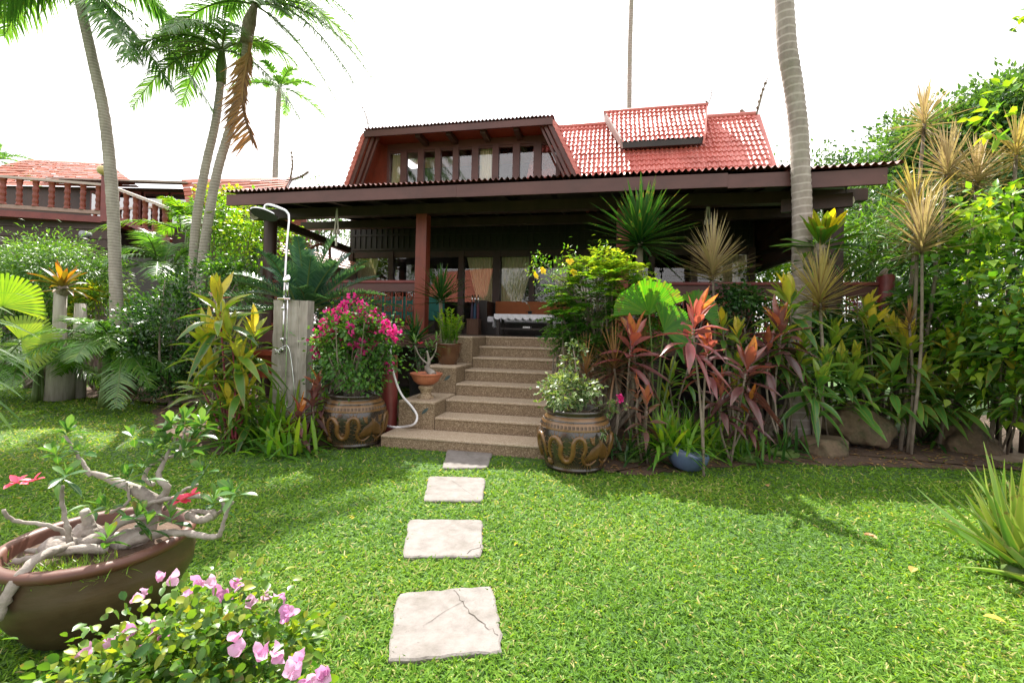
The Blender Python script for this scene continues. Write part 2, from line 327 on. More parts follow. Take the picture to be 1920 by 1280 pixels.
def tube(mb, pts, r, n=8, k=4, cap=True, c=None):
    p0 = np.asarray(pts, float); p = smoothpath(p0, k) if k > 1 else p0
    r = np.atleast_1d(np.asarray(r, float))
    r = np.interp(np.linspace(0, 1, len(p)), np.linspace(0, 1, max(2, len(r))), r if len(r) > 1 else [r[0], r[0]])
    t = nrm(np.gradient(p, axis=0)); a = np.array([0, 0, 1.]) if abs(t[0][2]) < .9 else np.array([1., 0, 0])
    s = nrm(np.cross(t[0], a)); V = []
    for i in range(len(p)):
        s = nrm(s - t[i] * (s @ t[i])); u = np.cross(t[i], s)
        an = np.arange(n) / n * 2 * math.pi
        V.append(p[i] + r[i] * (np.cos(an)[:, None] * s + np.sin(an)[:, None] * u))
    V = np.array(V); m = len(p); idx = np.arange(m * n).reshape(m, n)
    q = np.stack([idx[:-1], np.roll(idx, -1, 1)[:-1], np.roll(idx, -1, 1)[1:], idx[1:]], -1).reshape(-1, 4)
    V = V.reshape(-1, 3); tr = []
    if cap:
        V = np.concatenate([V, [p[0], p[-1]]]); L = m * n
        for j in range(n):
            tr += [(L, (j + 1) % n, j), (L + 1, (m - 1) * n + j, (m - 1) * n + (j + 1) % n)]
    mb.add(V, q, tr, None if c is None else np.tile(c, (len(V), 1))); return mb
def lathe(mb, prof, n=40, at_=(0, 0, 0), wob=0., flute=None):
    p = np.asarray(prof, float); an = np.arange(n) / n * 2 * math.pi
    r = p[:, 0:1] * (1 + wob * np.sin(3 * an + 1)[None])
    if flute: r = r * (1 + flute[1] * np.cos(flute[0] * an)[None])
    V = np.stack([r * np.cos(an), r * np.sin(an), np.repeat(p[:, 1:2], n, 1)], -1) + np.asarray(at_)
    idx = np.arange(len(p) * n).reshape(len(p), n)
    q = np.stack([idx[:-1], np.roll(idx, -1, 1)[:-1], np.roll(idx, -1, 1)[1:], idx[1:]], -1).reshape(-1, 4)
    mb.add(V, q); return mb
def disc(mb, r, z, n=32, at_=(0, 0, 0), bumpy=0.):
    an = np.arange(n) / n * 2 * math.pi
    V = np.concatenate([[[0, 0, z]], np.stack([r * np.cos(an), r * np.sin(an), np.full(n, z)], -1)]) + np.asarray(at_)
    mb.add(V, None, [(0, 1 + j, 1 + (j + 1) % n) for j in range(n)]); return mb
def ball(mb, c, r, n=10, noise=0., seed=0, flat_=1.):
    r = np.ones(3) * r; th = np.linspace(0, math.pi, n); ph = np.arange(2 * n) / (2 * n) * 2 * math.pi
    V = np.stack([np.outer(np.sin(th), np.cos(ph)), np.outer(np.sin(th), np.sin(ph)), np.outer(np.cos(th), np.ones(2 * n))], -1)
    if noise:
        g = np.random.default_rng(seed); f = np.zeros(V.shape[:2])
        for _ in range(14):
            k = g.normal(size=3) * g.uniform(1.2, 4.5); f += np.sin(V @ k + g.uniform(0, 6)) / np.linalg.norm(k)
        V = V * (1 + noise * f[..., None])
    V = V * r + np.asarray(c); idx = np.arange(n * 2 * n).reshape(n, 2 * n)
    q = np.stack([idx[:-1], idx[1:], np.roll(idx, -1, 1)[1:], np.roll(idx, -1, 1)[:-1]], -1).reshape(-1, 4)
    mb.add(V, q); return mb

# ---------------------------------------------------------------- leaves
PROF = {
 'lance': lambda t: np.sin(np.pi * np.clip(t, 0, 1) ** .75) ** .85 * .97 + .03,
 'cordy': lambda t: np.where(t < .2, .22 + .2 * t, np.sin(np.pi * np.clip((t - .08) / .92, 0, 1) ** .85)) * .96 + .04,
 'strap': lambda t: np.minimum(1., .55 + 2.2 * t) * np.clip((1 - t) * 3.2, .03, 1.),
 'blade': lambda t: (1 - t) ** .55 * (.75 + .5 * np.minimum(t * 4, .5)) * .96 + .03,
 'oval': lambda t: np.sin(np.pi * t) ** .6 * .97 + .03,
 'paddle': lambda t: np.sin(np.pi * np.clip(t, 0, 1) ** 1.5) ** .7 * .95 + .05,
 'taper': lambda t: (1 - t) * .97 + .03,
 'heart': lambda t: np.where(t < .25, .35 + 2.6 * t, 1.33 * (1 - t)) * .97 + .03,
}
def leaves(mb, P, D, L, W, tint, droop=0., nseg=3, prof='lance', fold=.25, side=None, roll=0., wave=0.):
    P = np.atleast_2d(P).astype(float); n = len(P); D = nrm(np.broadcast_to(np.asarray(D, float), (n, 3)))
    L = np.broadcast_to(np.asarray(L, float), (n,)); W = np.broadcast_to(np.asarray(W, float), (n,))
    tint = np.broadcast_to(np.asarray(tint, float), (n,)); droop = np.broadcast_to(np.asarray(droop, float), (n,))
    t = np.linspace(0, 1, nseg + 1)
    pts = P[:, None] + L[:, None, None] * D[:, None] * t[None, :, None]
    pts[..., 2] -= (L * droop)[:, None] * t ** 2
    tan = np.repeat(D[:, None], nseg + 1, 1).copy(); tan[..., 2] -= 2 * droop[:, None] * t; tan = nrm(tan)
    if side is None:
        side = np.cross(D, [0, 0, 1.]); bad = np.linalg.norm(side, axis=1) < .15
        if bad.any(): side[bad] = np.cross(D[bad], nrm(rng.normal(size=(bad.sum(), 3))))
    side = nrm(np.asarray(side, float))
    if np.any(roll):
        rr = rng.uniform(-1, 1, n) * roll; nn = np.cross(side, D); side = side * np.cos(rr)[:, None] + nn * np.sin(rr)[:, None]
    S = np.repeat(side[:, None], nseg + 1, 1); N = np.cross(S, tan)
    w = (W[:, None] * PROF[prof](t)[None]) / 2
    if wave: pts = pts + N * (wave * W[:, None] * np.sin(t * 7 + rng.uniform(0, 6, (n, 1))))[..., None]
    lft = pts - S * w[..., None] + N * (fold * w)[..., None]; rgt = pts + S * w[..., None] + N * (fold * w)[..., None]
    cols = [lft, pts, rgt] if fold else [lft, rgt]; sv = [1., 0., 1.] if fold else [1., 1.]
    nc = len(cols); V = np.stack(cols, 2)
    base = (np.arange(n) * (nseg + 1) * nc)[:, None, None] + (np.arange(nseg) * nc)[None, :, None] + np.arange(nc - 1)[None, None]
    q = np.stack([base, base + 1, base + nc + 1, base + nc], -1).reshape(-1, 4)
    col = np.empty((n, nseg + 1, nc, 3)); col[..., 0] = tint[:, None, None]; col[..., 1] = t[None, :, None]; col[..., 2] = np.array(sv)
    mb.add(V.reshape(-1, 3), q, None, col.reshape(-1, 3)); return mb
def diamonds(mb, P, D, L, W, tint, nvec=None, bend=.15):
    """small leaves of one kite each, bent along the middle"""
    P = np.atleast_2d(P); n = len(P); D = nrm(D); L = np.broadcast_to(L, (n,))[:, None]; W = np.broadcast_to(W, (n,))[:, None]
    if nvec is None: nvec = rng.normal(size=(n, 3)) * .5 + [0, 0, 1]
    S = nrm(np.cross(D, nvec)); N = np.cross(S, D)
    a = P; b = P + D * L; m = P + D * L * .45
    l = m - S * W / 2 + N * W * bend; r = m + S * W / 2 + N * W * bend
    V = np.stack([a, r, b, l], 1); i = (np.arange(n) * 4)[:, None]
    t = np.concatenate([i + [0, 1, 2], i + [0, 2, 3]])
    col = np.empty((n, 4, 3)); col[..., 0] = np.broadcast_to(tint, (n,))[:, None]; col[..., 1] = [0, .5, 1, .5]; col[..., 2] = [0, 1, 0, 1]
    mb.add(V.reshape(-1, 3), None, t, col.reshape(-1, 3)); return mb
def sphere_dirs(n, up=None):
    v = nrm(rng.normal(size=(n, 3)))
    if up is not None: v[:, 2] = np.abs(v[:, 2]) * (1 - up) + v[:, 2] * up if False else np.where(v[:, 2] < -up, -v[:, 2], v[:, 2])
    return v
def crown(mb, c, r, nleaf, L, W, ncl=None, spread=.28, low=.5, prof=None, tint=(.5, .22), shell=(.55, 1.), nseg=2, droop=.2, clumps=None):
    """leaf clumps scattered through an ellipsoid; returns the clump centres (for limbs)"""
    r = np.ones(3) * np.asarray(r, float); c = np.asarray(c, float)
    ncl = ncl or max(10, int(nleaf / 45))
    if clumps is None:
        d = sphere_dirs(ncl, low); k = rng.uniform(*shell, (ncl, 1)) * (1 + .16 * np.sin(d @ rng.normal(size=3) * 4 + 1))[:, None]
        clumps = c + d * r * k
    ncl = len(clumps)
    ci = rng.integers(0, ncl, nleaf); off = rng.normal(size=(nleaf, 3)) * spread * r.min() * rng.uniform(.6, 1.25, (ncl, 1))[ci]
    off[:, 2] *= .75
    P = clumps[ci] + off; out = nrm((P - c) / r)
    D = nrm(out * .6 + nrm(off) * .7 + rng.normal(size=(nleaf, 3)) * .55 + [0, 0, .1])
    ct = rng.normal(0, tint[1] * .7, ncl)
    T = np.clip(tint[0] + ct[ci] + rng.normal(0, tint[1] * .8, nleaf), 0, 1)
    Ls = L * rng.uniform(.6, 1.25, nleaf); Ws = W * rng.uniform(.7, 1.2, nleaf)
    nv = nrm(out * .5 + [0, 0, .8] + rng.normal(size=(nleaf, 3)) * .5)
    if prof: leaves(mb, P, D, Ls, Ws, T, droop, nseg, prof, .3, side=np.cross(D, nv))
    else: diamonds(mb, P, D, Ls, Ws, T, nv)
    return clumps
def limbs(mb, base, clumps, r0=.03, k=10, r1=.006, mid=None):
    base = np.asarray(base, float)
    for i in rng.permutation(len(clumps))[:k]:
        e = clumps[i]; m = base * .5 + e * .5 + rng.normal(size=3) * .08 * np.linalg.norm(e - base)
        m[2] = base[2] + (e[2] - base[2]) * .4
        tube(mb, [base + rng.normal(size=3) * [r0, r0, 0], m, e], [r0, r0 * .6, r1], 6, 3)
    return mb
def bush(name, label, cat, base, c, r, nleaf, L, W, m, prof=None, group=None, low=.5, tint=(.5, .22), spread=.28, stem_r=.03, k=10, nseg=2, droop=.2, flowers=None, shell=(.5, 1.)):
    base = np.asarray(base, float); t = thing(name, label, cat, base, group); c = np.asarray(c, float) - base
    mb = MB(); cl = crown(mb, c, r, nleaf, L, W, None, spread, low, prof, tint, shell, nseg, droop)
    mb.build('leaves', m, t)
    sb = MB(); limbs(sb, (0, 0, 0), cl, stem_r, k); sb.build('stem', 'bark', t, True)
    return t, cl, c
def ring_dirs(n, e0, e1, jit=.12, golden=True):
    """directions of a rosette, first ones lowest: elevation from e0 (outer) to e1 (inner)"""
    i = np.arange(n); az = i * 2.39996 + rng.normal(0, jit, n); el = np.interp(i, [0, n - 1], [e0, e1]) + rng.normal(0, jit, n)
    D = np.stack([np.cos(az) * np.cos(el), np.sin(az) * np.cos(el), np.sin(el)], -1)
    side = np.stack([np.sin(az), -np.cos(az), 0 * az], -1)
    return D, side, i / max(1, n - 1)
def tilt(D, ax):
    """tip a set of directions so that +z goes to ax"""
    ax = nrm(np.asarray(ax, float)); z = np.array([0, 0, 1.]); v = np.cross(z, ax); c = ax[2]
    if np.linalg.norm(v) < 1e-4: return D
    K = np.array([[0, -v[2], v[1]], [v[2], 0, -v[0]], [-v[1], v[0], 0]])
    R = np.eye(3) + K + K @ K / (1 + c); return D @ R.T
def rosette(mb, p, n, L, W, e0=-.2, e1=1.35, droop=.35, prof='cordy', nseg=5, fold=.35, axis=(0, 0, 1), stemlen=.12, tlo=.1, thi=.95, tn=.12, jit=.14, inner=.75, wave=.0, dpow=1., roll=.3, tpow=1.3):
    D, S, u = ring_dirs(n, e0, e1, jit); D = tilt(D, axis); S = tilt(S, axis)
    P = np.asarray(p, float) + nrm(np.asarray(axis, float)) * (stemlen * (u - .5))[:, None]
    leaves(mb, P, D, L * (1 - (1 - inner) * u) * rng.uniform(.8, 1.15, n), W * rng.uniform(.8, 1.15, n),
           np.clip(tlo + (thi - tlo) * u ** tpow + rng.normal(0, tn, n), 0, 1), droop * (1 - u) ** dpow * rng.uniform(.6, 1.5, n) + .04, nseg, prof, fold, S, roll, wave)
    return mb
def frond(mb, p, az, el, L, npair, ll, lw, droop=.6, hang=.5, vee=.5, tint=.5, stem=None, start=.12, ang=.9, nseg=2, curve=0.):
    """feather leaf: a bent rachis with leaflets on both sides"""
    d = np.array([math.cos(az) * math.cos(el), math.sin(az) * math.cos(el), math.sin(el)]); s = np.array([math.sin(az), -math.cos(az), 0])
    t = np.linspace(0, 1, 13); ra = np.asarray(p) + L * d * t[:, None] + L * curve * s * (t ** 2)[:, None]; ra[:, 2] -= L * droop * t ** 2
    if stem is not None: tube(stem, ra, [.016 * L ** .5, .004], 5, 1, False)
    u = np.linspace(start, .99, npair); i = u * 12; a = np.floor(i).astype(int).clip(0, 11); fr = (i - a)[:, None]
    P = ra[a] * (1 - fr) + ra[a + 1] * fr; T = nrm(ra[a + 1] - ra[a]); Nn = nrm(np.cross(s, T))
    prof = (np.sin(np.pi * np.clip(u * .86 + .12, 0, 1)) ** .6)
    for sg in (-1, 1):
        D = nrm(T * math.cos(ang) + s * sg * math.sin(ang) + Nn * vee * -1 * (1 if Nn[0][2] < 0 else -1) + rng.normal(size=(npair, 3)) * .07)
        leaves(mb, P, D, ll * prof * rng.uniform(.85, 1.1, npair), lw, np.clip(tint + rng.normal(0, .13, npair), 0, 1), hang * rng.uniform(.7, 1.3, npair), nseg, 'blade', 0, side=nrm(np.cross(D, Nn) + rng.normal(size=(npair, 3)) * .1))
    return mb
def fan(mb, p, axis, L, n=26, spread=2.2, up=(0, 0, 1), tint=.5, w=None, droop=.12, split=.0, cup=.15):
    """pleated fan leaf: blades side by side around the stalk's end, facing along `axis`"""
    ax = nrm(np.asarray(axis, float)); u = nrm(np.asarray(up, float) - ax * (np.asarray(up) @ ax)); s = np.cross(u, ax)
    a = np.linspace(-spread, spread, n); D = np.cos(a)[:, None] * u + np.sin(a)[:, None] * s + ax * cup
    ww = w or 2 * L * math.tan(spread / (n - 1)) * 1.06
    t = np.linspace(0, 1, 4); S = nrm(-np.sin(a)[:, None] * u + np.cos(a)[:, None] * s)
    D = nrm(D); Ls = L * rng.uniform(.93, 1.03, n); pts = np.asarray(p) + Ls[:, None, None] * D[:, None] * t[None, :, None]
    pts[..., 2] -= (Ls * droop)[:, None] * t ** 2
    wv = ww / 2 * np.array([.03, .36, .70, .78 - split])
    N = np.cross(S, D)
    l = pts - S[:, None] * wv[None, :, None] - N[:, None] * wv[None, :, None] * .5; r = pts + S[:, None] * wv[None, :, None] - N[:, None] * wv[None, :, None] * .5
    V = np.stack([l, pts, r], 2); nc = 3
    base = (np.arange(n) * 4 * nc)[:, None, None] + (np.arange(3) * nc)[None, :, None] + np.arange(2)[None, None]
    q = np.stack([base, base + 1, base + nc + 1, base + nc], -1).reshape(-1, 4)
    col = np.empty((n, 4, 3, 3)); col[..., 0] = np.clip(tint + rng.normal(0, .1, (n, 1, 1)), 0, 1); col[..., 1] = t[None, :, None]; col[..., 2] = [1, 0, 1]
    mb.add(V.reshape(-1, 3), q, None, col.reshape(-1, 3)); return mb

# ================================================================ SETTING
def sheet(name, poly, z, m, sub=0.):
    mb = MB(); p = np.array([(x, y, z) for x, y in poly]); n = len(p)
    c = p.mean(0); mb.add(np.concatenate([[c], p]), None, [(0, 1 + i, 1 + (i + 1) % n) for i in range(n)])
    return tag(mb.build(name, m), kind='structure')
sheet('ground', [(-300, -200), (300, -200), (300, 500), (-300, 500)], -.012, 'turf')
def wavy(pts, amp=.08, k=5):
    out = []
    for i in range(len(pts)):
        a, b = np.array(pts[i], float), np.array(pts[(i + 1) % len(pts)], float)
        for j in range(k): out.append(tuple(a + (b - a) * j / k + rng.normal(size=2) * amp))
    return out
SOIL_R = [(.85, 4.35), (1.15, 4.18), (1.9, 4.42), (2.9, 4.70), (4.2, 4.62), (5.3, 4.60), (5.6, 8.3), (1.2, 8.3)]
SOIL_L = [(-1.35, 5.05), (-2.2, 4.75), (-3.0, 4.62), (-4.0, 5.2), (-5.2, 6.6), (-5.6, 7.4), (-8.2, 8.0), (-8.6, 9.4), (-4.5, 10.5), (-1.3, 7.6)]
sheet('soil', wavy(SOIL_R, .05), -.004, 'soil'); sheet('soil', wavy(SOIL_L, .06), -.004, 'soil')
sheet('sand_path', wavy([(5.35, 4.95), (9, 4.7), (14, 6.5), (14, 9.5), (6.6, 7.6)], .06), -.004, 'sandpath')

# stepping slabs
STONES = [[(-.46, 1.77), (.0, 1.84), (-.07, 2.31), (-.53, 2.23)], [(-.59, 2.58), (-.14, 2.6), (-.17, 3.11), (-.67, 3.08)],
          [(-.64, 3.42), (-.19, 3.45), (-.20, 3.99), (-.70, 4.0)], [(-.62, 4.24), (-.20, 4.28), (-.17, 4.97), (-.67, 4.96)]]
SL = ['cracked square paving slab nearest the camera at the bottom of the picture', 'second stepping slab on the lawn, chipped at its right corner, lit by sun',
      'third stepping slab on the lawn, sunlit and pale pink, before the shaded one', 'greyish stepping slab lying in shade just before the stairs']
def crack(pts, w=.004):
    mb = MB(); p = np.array([(x, y, 0.) for x, y in pts]); q = []
    for a, b in zip(p[:-1], p[1:]):
        k = 5
        for j in range(k): q.append(a + (b - a) * j / k + np.append(rng.normal(size=2) * .008, 0))
    q.append(p[-1]); q = np.array(q); t = nrm(np.gradient(q, axis=0)); s = np.stack([-t[:, 1], t[:, 0], t[:, 2]], -1) * w * rng.uniform(.3, 1., (len(q), 1))
    V = np.concatenate([q - s, q + s]); n = len(q); mb.add(V, [(i, i + 1, n + i + 1, n + i) for i in range(n - 1)]); return mb
M['crackm'] = flat('crack_dirt', (.05, .04, .03), .9)
for i, st in enumerate(STONES):
    mb = MB(); c = np.mean(st, 0); e = []
    for a, b in zip(st, st[1:] + st[:1]):
        a, b = np.array(a), np.array(b)
        for j in range(9):
            q = a + (b - a) * j / 9
            if j == 0: q = q + (c - q) * .035
            e.append(q + rng.normal(size=2) * .004)
    n = len(e); e = np.array(e); inn = c + (e - c) * .965
    V = [(*q, -.03) for q in e] + [(*q, .004) for q in e] + [(*q, .010) for q in inn] + [(*c, .0105)]
    mb.add(V, [(j, (j + 1) % n, n + (j + 1) % n, n + j) for j in range(n)] + [(n + j, n + (j + 1) % n, 2 * n + (j + 1) % n, 2 * n + j) for j in range(n)],
           [(2 * n + j, 2 * n + (j + 1) % n, 3 * n) for j in range(n)])
    o = tag(mb.build('paving_slab', 'slab'), SL[i], 'paving slab', 'stepping slabs across the lawn')
    if i == 0: crack([(-.26, 2.26), (-.19, 2.13), (-.10, 2.0), (-.03, 1.93)], .0026).build('crack', 'crackm', o, loc=(0, 0, .0125)); crack([(-.21, 2.16), (-.36, 1.98)], .0011).build('crack', 'crackm', o, loc=(0, 0, .0125))
    if i == 1: crack([(-.15, 2.74), (-.23, 2.62)], .0026).build('crack', 'crackm', o, loc=(0, 0, .0125))
    if i in (2, 3): crack([(-.48, st[3][1] - .12), (-.27, st[0][1] + .12)], .0012).build('crack', 'crackm', o, loc=(0, 0, .0125))

# ================================================================ STAIRS
T, RZ, DK = .38, .155, 1.2
stairs = thing('stone_staircase', 'tan pebble-washed stairs climbing from the lawn to the veranda', 'stairs', HO, rz=-HA)
M['tread'] = mat('skylit_tread', [(0, (.25, .18, .115)), (.45, (.37, .285, .20)), (.8, (.45, .36, .27)), (1, (.52, .44, .35))], 150, rough=.7, bump=.15, bscale=160, kind='voronoi')  # sky light on the treads put into the colour, paler than the risers
M['riser'] = mat('shaded_pebble_riser', [(0, (.12, .080, .046)), (.4, (.19, .132, .078)), (.75, (.26, .19, .118)), (1, (.36, .28, .19))], 115, rough=.8, bump=.45, bscale=150, kind='voronoi')  # riser pebble darkened: the shade on upright faces is in the colour
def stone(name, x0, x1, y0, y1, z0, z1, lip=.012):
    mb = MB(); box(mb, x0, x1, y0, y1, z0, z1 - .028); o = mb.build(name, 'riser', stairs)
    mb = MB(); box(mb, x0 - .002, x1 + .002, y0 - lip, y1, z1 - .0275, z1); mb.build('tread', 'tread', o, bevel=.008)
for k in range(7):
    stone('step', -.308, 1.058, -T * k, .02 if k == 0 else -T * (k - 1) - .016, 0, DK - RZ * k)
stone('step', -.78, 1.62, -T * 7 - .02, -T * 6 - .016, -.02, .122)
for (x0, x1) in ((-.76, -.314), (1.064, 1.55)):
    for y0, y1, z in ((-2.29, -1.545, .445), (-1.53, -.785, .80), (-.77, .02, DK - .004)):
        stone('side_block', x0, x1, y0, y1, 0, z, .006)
M['leafinlay'] = mat('slate_inlay', [(.3, (.03, .05, .05)), (.7, (.07, .11, .11))], 12, rough=.5)
def inlay(x, z, y, a, s=.06):
    mb = MB(); t = np.linspace(0, 1, 9); w = np.sin(np.pi * t) * s * .32; d = np.array([math.cos(a), math.sin(a)]); e = np.array([-d[1], d[0]])
    c = np.array([x, z]); up = [c + d * (s * (u - .5)) * 2 + e * ww for u, ww in zip(t, w)]; dn = [c + d * (s * (u - .5)) * 2 - e * ww for u, ww in zip(t, w)]
    n = 9; V = [(p[0], y - .003, p[1]) for p in up] + [(p[0], y - .003, p[1]) for p in dn] + [(p[0], y + .01, p[1]) for p in up] + [(p[0], y + .01, p[1]) for p in dn]
    mb.add(V, [(n + i, n + i + 1, i + 1, i) for i in range(n - 1)] + [(i, i + 1, 2 * n + i + 1, 2 * n + i) for i in range(n - 1)] + [(n + i + 1, n + i, 3 * n + i, 3 * n + i + 1) for i in range(n - 1)])
    mb.build('leaf_inlay', 'leafinlay', stairs)
inlay(-.43, .335, -2.29, .75); inlay(-.57, .335, -2.29, 2.4); inlay(-.43, .65, -1.53, .7); inlay(-.60, .64, -1.53, 2.4)

# ================================================================ HOUSE
house = thing('wooden_house', 'dark timber villa with red tiled roof and deep veranda above the stairs', 'house', HO, rz=-HA)
def hbox(name, m, *a, bevel=0., parent=None):
    mb = MB(); box(mb, *a); return mb.build(name, m, parent or house, bevel=bevel)
M['deckm'] = mat('deck_boards', [(.3, (.10, .075, .055)), (.7, (.17, .13, .10))], 4, (1, 8, 1), .7)
hbox('deck', 'deckm', -4.85, -.765, .025, 3.0, 1.08, DK); hbox('deck', 'deckm', -.76, 1.55, .025, 3.0, 1.08, DK - .002); hbox('deck', 'deckm', 1.555, 5.75, .025, 3.0, 1.08, DK)
hbox('edge_beam', 'maroon', -4.9, -.77, -.035, .02, .98, DK + .01); hbox('edge_beam', 'darkwood', 1.56, 5.78, -.035, .02, .96, DK + .01)
hbox('side_step', 'redwood', -4.6, -3.6, -.5, -.04, .78, .86); hbox('side_step', 'redwood', -4.5, -3.7, -.4, -.04, .38, .78)
for x in (-4.6, -3.0, 2.4, 4.0, 5.5):
    hbox('pier', 'blackwood', x - .1, x + .1, .15, .35, 0, 1.075)
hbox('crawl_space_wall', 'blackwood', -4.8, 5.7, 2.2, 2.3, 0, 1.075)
for x in (-1.515, 1.885, 4.9):
    hbox('column', 'redwood' if x < 4 else 'darkwood', x - .1, x + .1, .03, .23, DK, 3.29, bevel=.012)
mb = MB(); lathe(mb, [(.115, 0), (.115, 3.29)], 20, (-4.57, .13, 0)); mb.build('column', 'darkwood', house, True)
hbox('beam', 'darkwood', -4.95, 5.3, .04, .21, 3.29, 3.46)
hbox('beam', 'darkwood', -4.95, 5.2, 1.5, 1.64, 3.42, 3.58)
hbox('fascia_board', 'maroon', -4.63, -.6, -.84, -.80, 3.29, 3.47); hbox('fascia_board', 'maroon', -.597, 3.2, -.842, -.80, 3.285, 3.47); hbox('fascia_board', 'maroon', 3.203, 4.02, -.835, -.798, 3.27, 3.455)
# right-hand eave segment, swung forward
Bq = np.array([3.99, -.80]); wp = np.array([4.68, 5.49, 0]) - HO; Cq = np.array([wp @ HX, wp @ HY])
du = nrm(Cq - Bq); nu = np.array([du[1], -du[0]])
mb = MB(); a, b = Bq + du * .02, Cq - du * .13
slab4(mb, [(*a, 3.24), (*b, 3.20), (*b, 3.40), (*a, 3.44)], .04); mb.build('fascia_board', 'maroon', house)
mb = MB(); a2, b2 = Bq + du * .05 + np.array([0, .5]), Cq - du * .32 + np.array([0, .35]); slab4(mb, [(*a2, 3.06), (*b2, 3.04), (*b2, 3.22), (*a2, 3.24)], .08); mb.build('beam', 'darkwood', house)
def vz(y): return 3.50 + .16 * (y + .8)
# veranda ceiling (boards seen from below) and corrugated sheets on top
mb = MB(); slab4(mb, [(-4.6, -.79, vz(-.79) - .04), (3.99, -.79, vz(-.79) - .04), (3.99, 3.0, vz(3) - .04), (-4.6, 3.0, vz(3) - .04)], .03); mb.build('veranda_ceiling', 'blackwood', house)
mb = MB(); slab4(mb, [(3.995, -.79, 3.43), (Cq[0] - .1, Cq[1] + .05, 3.38), (Cq[0] + .05, 3.3, 3.95), (3.995, 3.3, 4.07)], .03); mb.build('veranda_ceiling', 'blackwood', house)
for x in np.arange(-4.3, 5., .72):
    mb = MB(); bar(mb, (x, -.7, vz(-.7) - .12), (x, 2.95, vz(2.95) - .12), .07, .11); mb.build('rafter', 'blackwood', house)
def waves(mb, x0f, x1f, b, t_, pitch, rows, amp, step, per=8):
    """tiles or corrugated sheet between the lower edge b=(y,z) and the upper edge t_=(y,z); x limits are functions of v"""
    b = np.array(b, float); t_ = np.array(t_, float); n = np.array([-(t_[1] - b[1]), t_[0] - b[0]]); n /= np.linalg.norm(n)
    if n[1] < 0: n = -n
    vs = []; off = []
    for j in range(rows):
        vs += [j / rows, (j + 1) / rows - .0005]; off += [step, 0.]
    vs = np.array(vs); off = np.array(off)
    xa = min(x0f(0), x0f(1)); xb = max(x1f(0), x1f(1)); nx = int((xb - xa) / pitch * per) + 1
    xs = np.linspace(xa, xb, nx); X = np.repeat(xs[None], len(vs), 0)
    lo = np.array([x0f(v) for v in vs])[:, None]; hi = np.array([x1f(v) for v in vs])[:, None]
    Xc = np.clip(X, lo, hi); jig = rng.normal(0, step * .12 + .0005, (len(vs), 1))
    # slight unevenness course by course and tile by tile
    tile = np.floor(X / pitch).astype(int); tj = rng.normal(0, step * .22, (len(vs) // 2 + 1, tile.max() - tile.min() + 1))
    o = off[:, None] + jig + amp * np.sin(2 * np.pi * Xc / pitch) + tj[(np.arange(len(vs)) // 2)[:, None], tile - tile.min()] * (off[:, None] > 0)
    Y = b[0] + (t_[0] - b[0]) * vs[:, None] + n[0] * o; Z = b[1] + (t_[1] - b[1]) * vs[:, None] + n[1] * o
    V = np.stack([Xc, Y, Z], -1).reshape(-1, 3); idx = np.arange(len(vs) * nx).reshape(len(vs), nx)
    q = np.stack([idx[:-1, :-1], idx[:-1, 1:], idx[1:, 1:], idx[1:, :-1]], -1).reshape(-1, 4)
    w = np.abs(V[q[:, 1], 0] - V[q[:, 0], 0]) + np.abs(V[q[:, 2], 0] - V[q[:, 3], 0]); q = q[w > 1e-5]
    mb.add(V, q); return mb
mb = MB(); waves(mb, lambda v: -4.68, lambda v: 4.04, (-.88, 3.505), (2.6, vz(2.6) + .02), .085, 3, .019, .012); mb.build('corrugated_roof', 'sheet', house)
# swung part: build the sheet along du
mb = MB(); waves(mb, lambda v: 0., lambda v: float(np.linalg.norm(Cq - Bq)) + .02, (0, 0), (3.2, .5), .085, 2, .019, .012)
V = mb.v[0]; ln = np.linalg.norm(Cq - Bq); k = V[:, 0:1]
xy = Bq[None] + du[None] * k + np.array([[0, 1.]]) * V[:, 1:2] + nu[None] * .07
mb.v[0] = np.concatenate([xy, 3.475 - .05 * k / ln + V[:, 2:3]], 1); mb.build('corrugated_roof', 'sheet', house)

# ---- ground-floor wall: frames, panes, upper carved screen
WY = 3.0
hbox('wall', 'blackwood', -4.62, 4.66, WY - .02, WY + .10, 3.16, 4.05)
for x in np.arange(-4.5, 4.6, .16):
    pass
mb = MB()
for x in np.arange(-4.55, 4.6, .145):
    box(mb, x, x + .05, WY - .045, WY - .024, 3.24, 3.9)
for z in (3.20, 3.55, 3.92): box(mb, -4.6, 4.64, WY - .06, WY - .047, z, z + .05)
mb.build('carved_screen', 'blackwood', house)
posts = [-4.6, -3.52, -2.62, -1.72, -.86, -.02, .86, 1.74, 2.62, 3.5, 4.64]
for i, x in enumerate(posts):
    w = .13 if i != 4 else .17
    hbox('door_post', 'darkwood', x - w / 2, x + w / 2, WY - .06, WY + .08, DK, 3.16)
for a, b in zip(posts[:-1], posts[1:]):
    t = hbox('window', 'darkwood', a + .066, b - .066, WY - .03, WY + .05, DK + .002, DK + .12)
    mb = MB(); box(mb, a + .07, b - .07, WY + .008, WY + .016, DK + .12, 3.155); mb.build('pane', 'glass', t)
    mb = MB(); box(mb, a + .066, b - .066, WY - .03, WY + .05, 3.02, 3.158); mb.build('top_rail', 'darkwood', t)
hbox('side_wall', 'darkwood', -4.66, -4.62, WY, 7.2, 0, 4.0); hbox('side_wall', 'darkwood', 4.66, 4.70, WY, 7.2, 0, 4.0)
hbox('rear_wall', 'blackwood', -4.62, 4.66, 7.1, 7.2, 0, 4.0); hbox('floor', 'blackwood', -4.6, 4.64, WY + .1, 7.1, 1.05, DK - .01); hbox('ceiling', 'blackwood', -4.6, 4.64, WY + .1, 7.1, 4.06, 4.1)

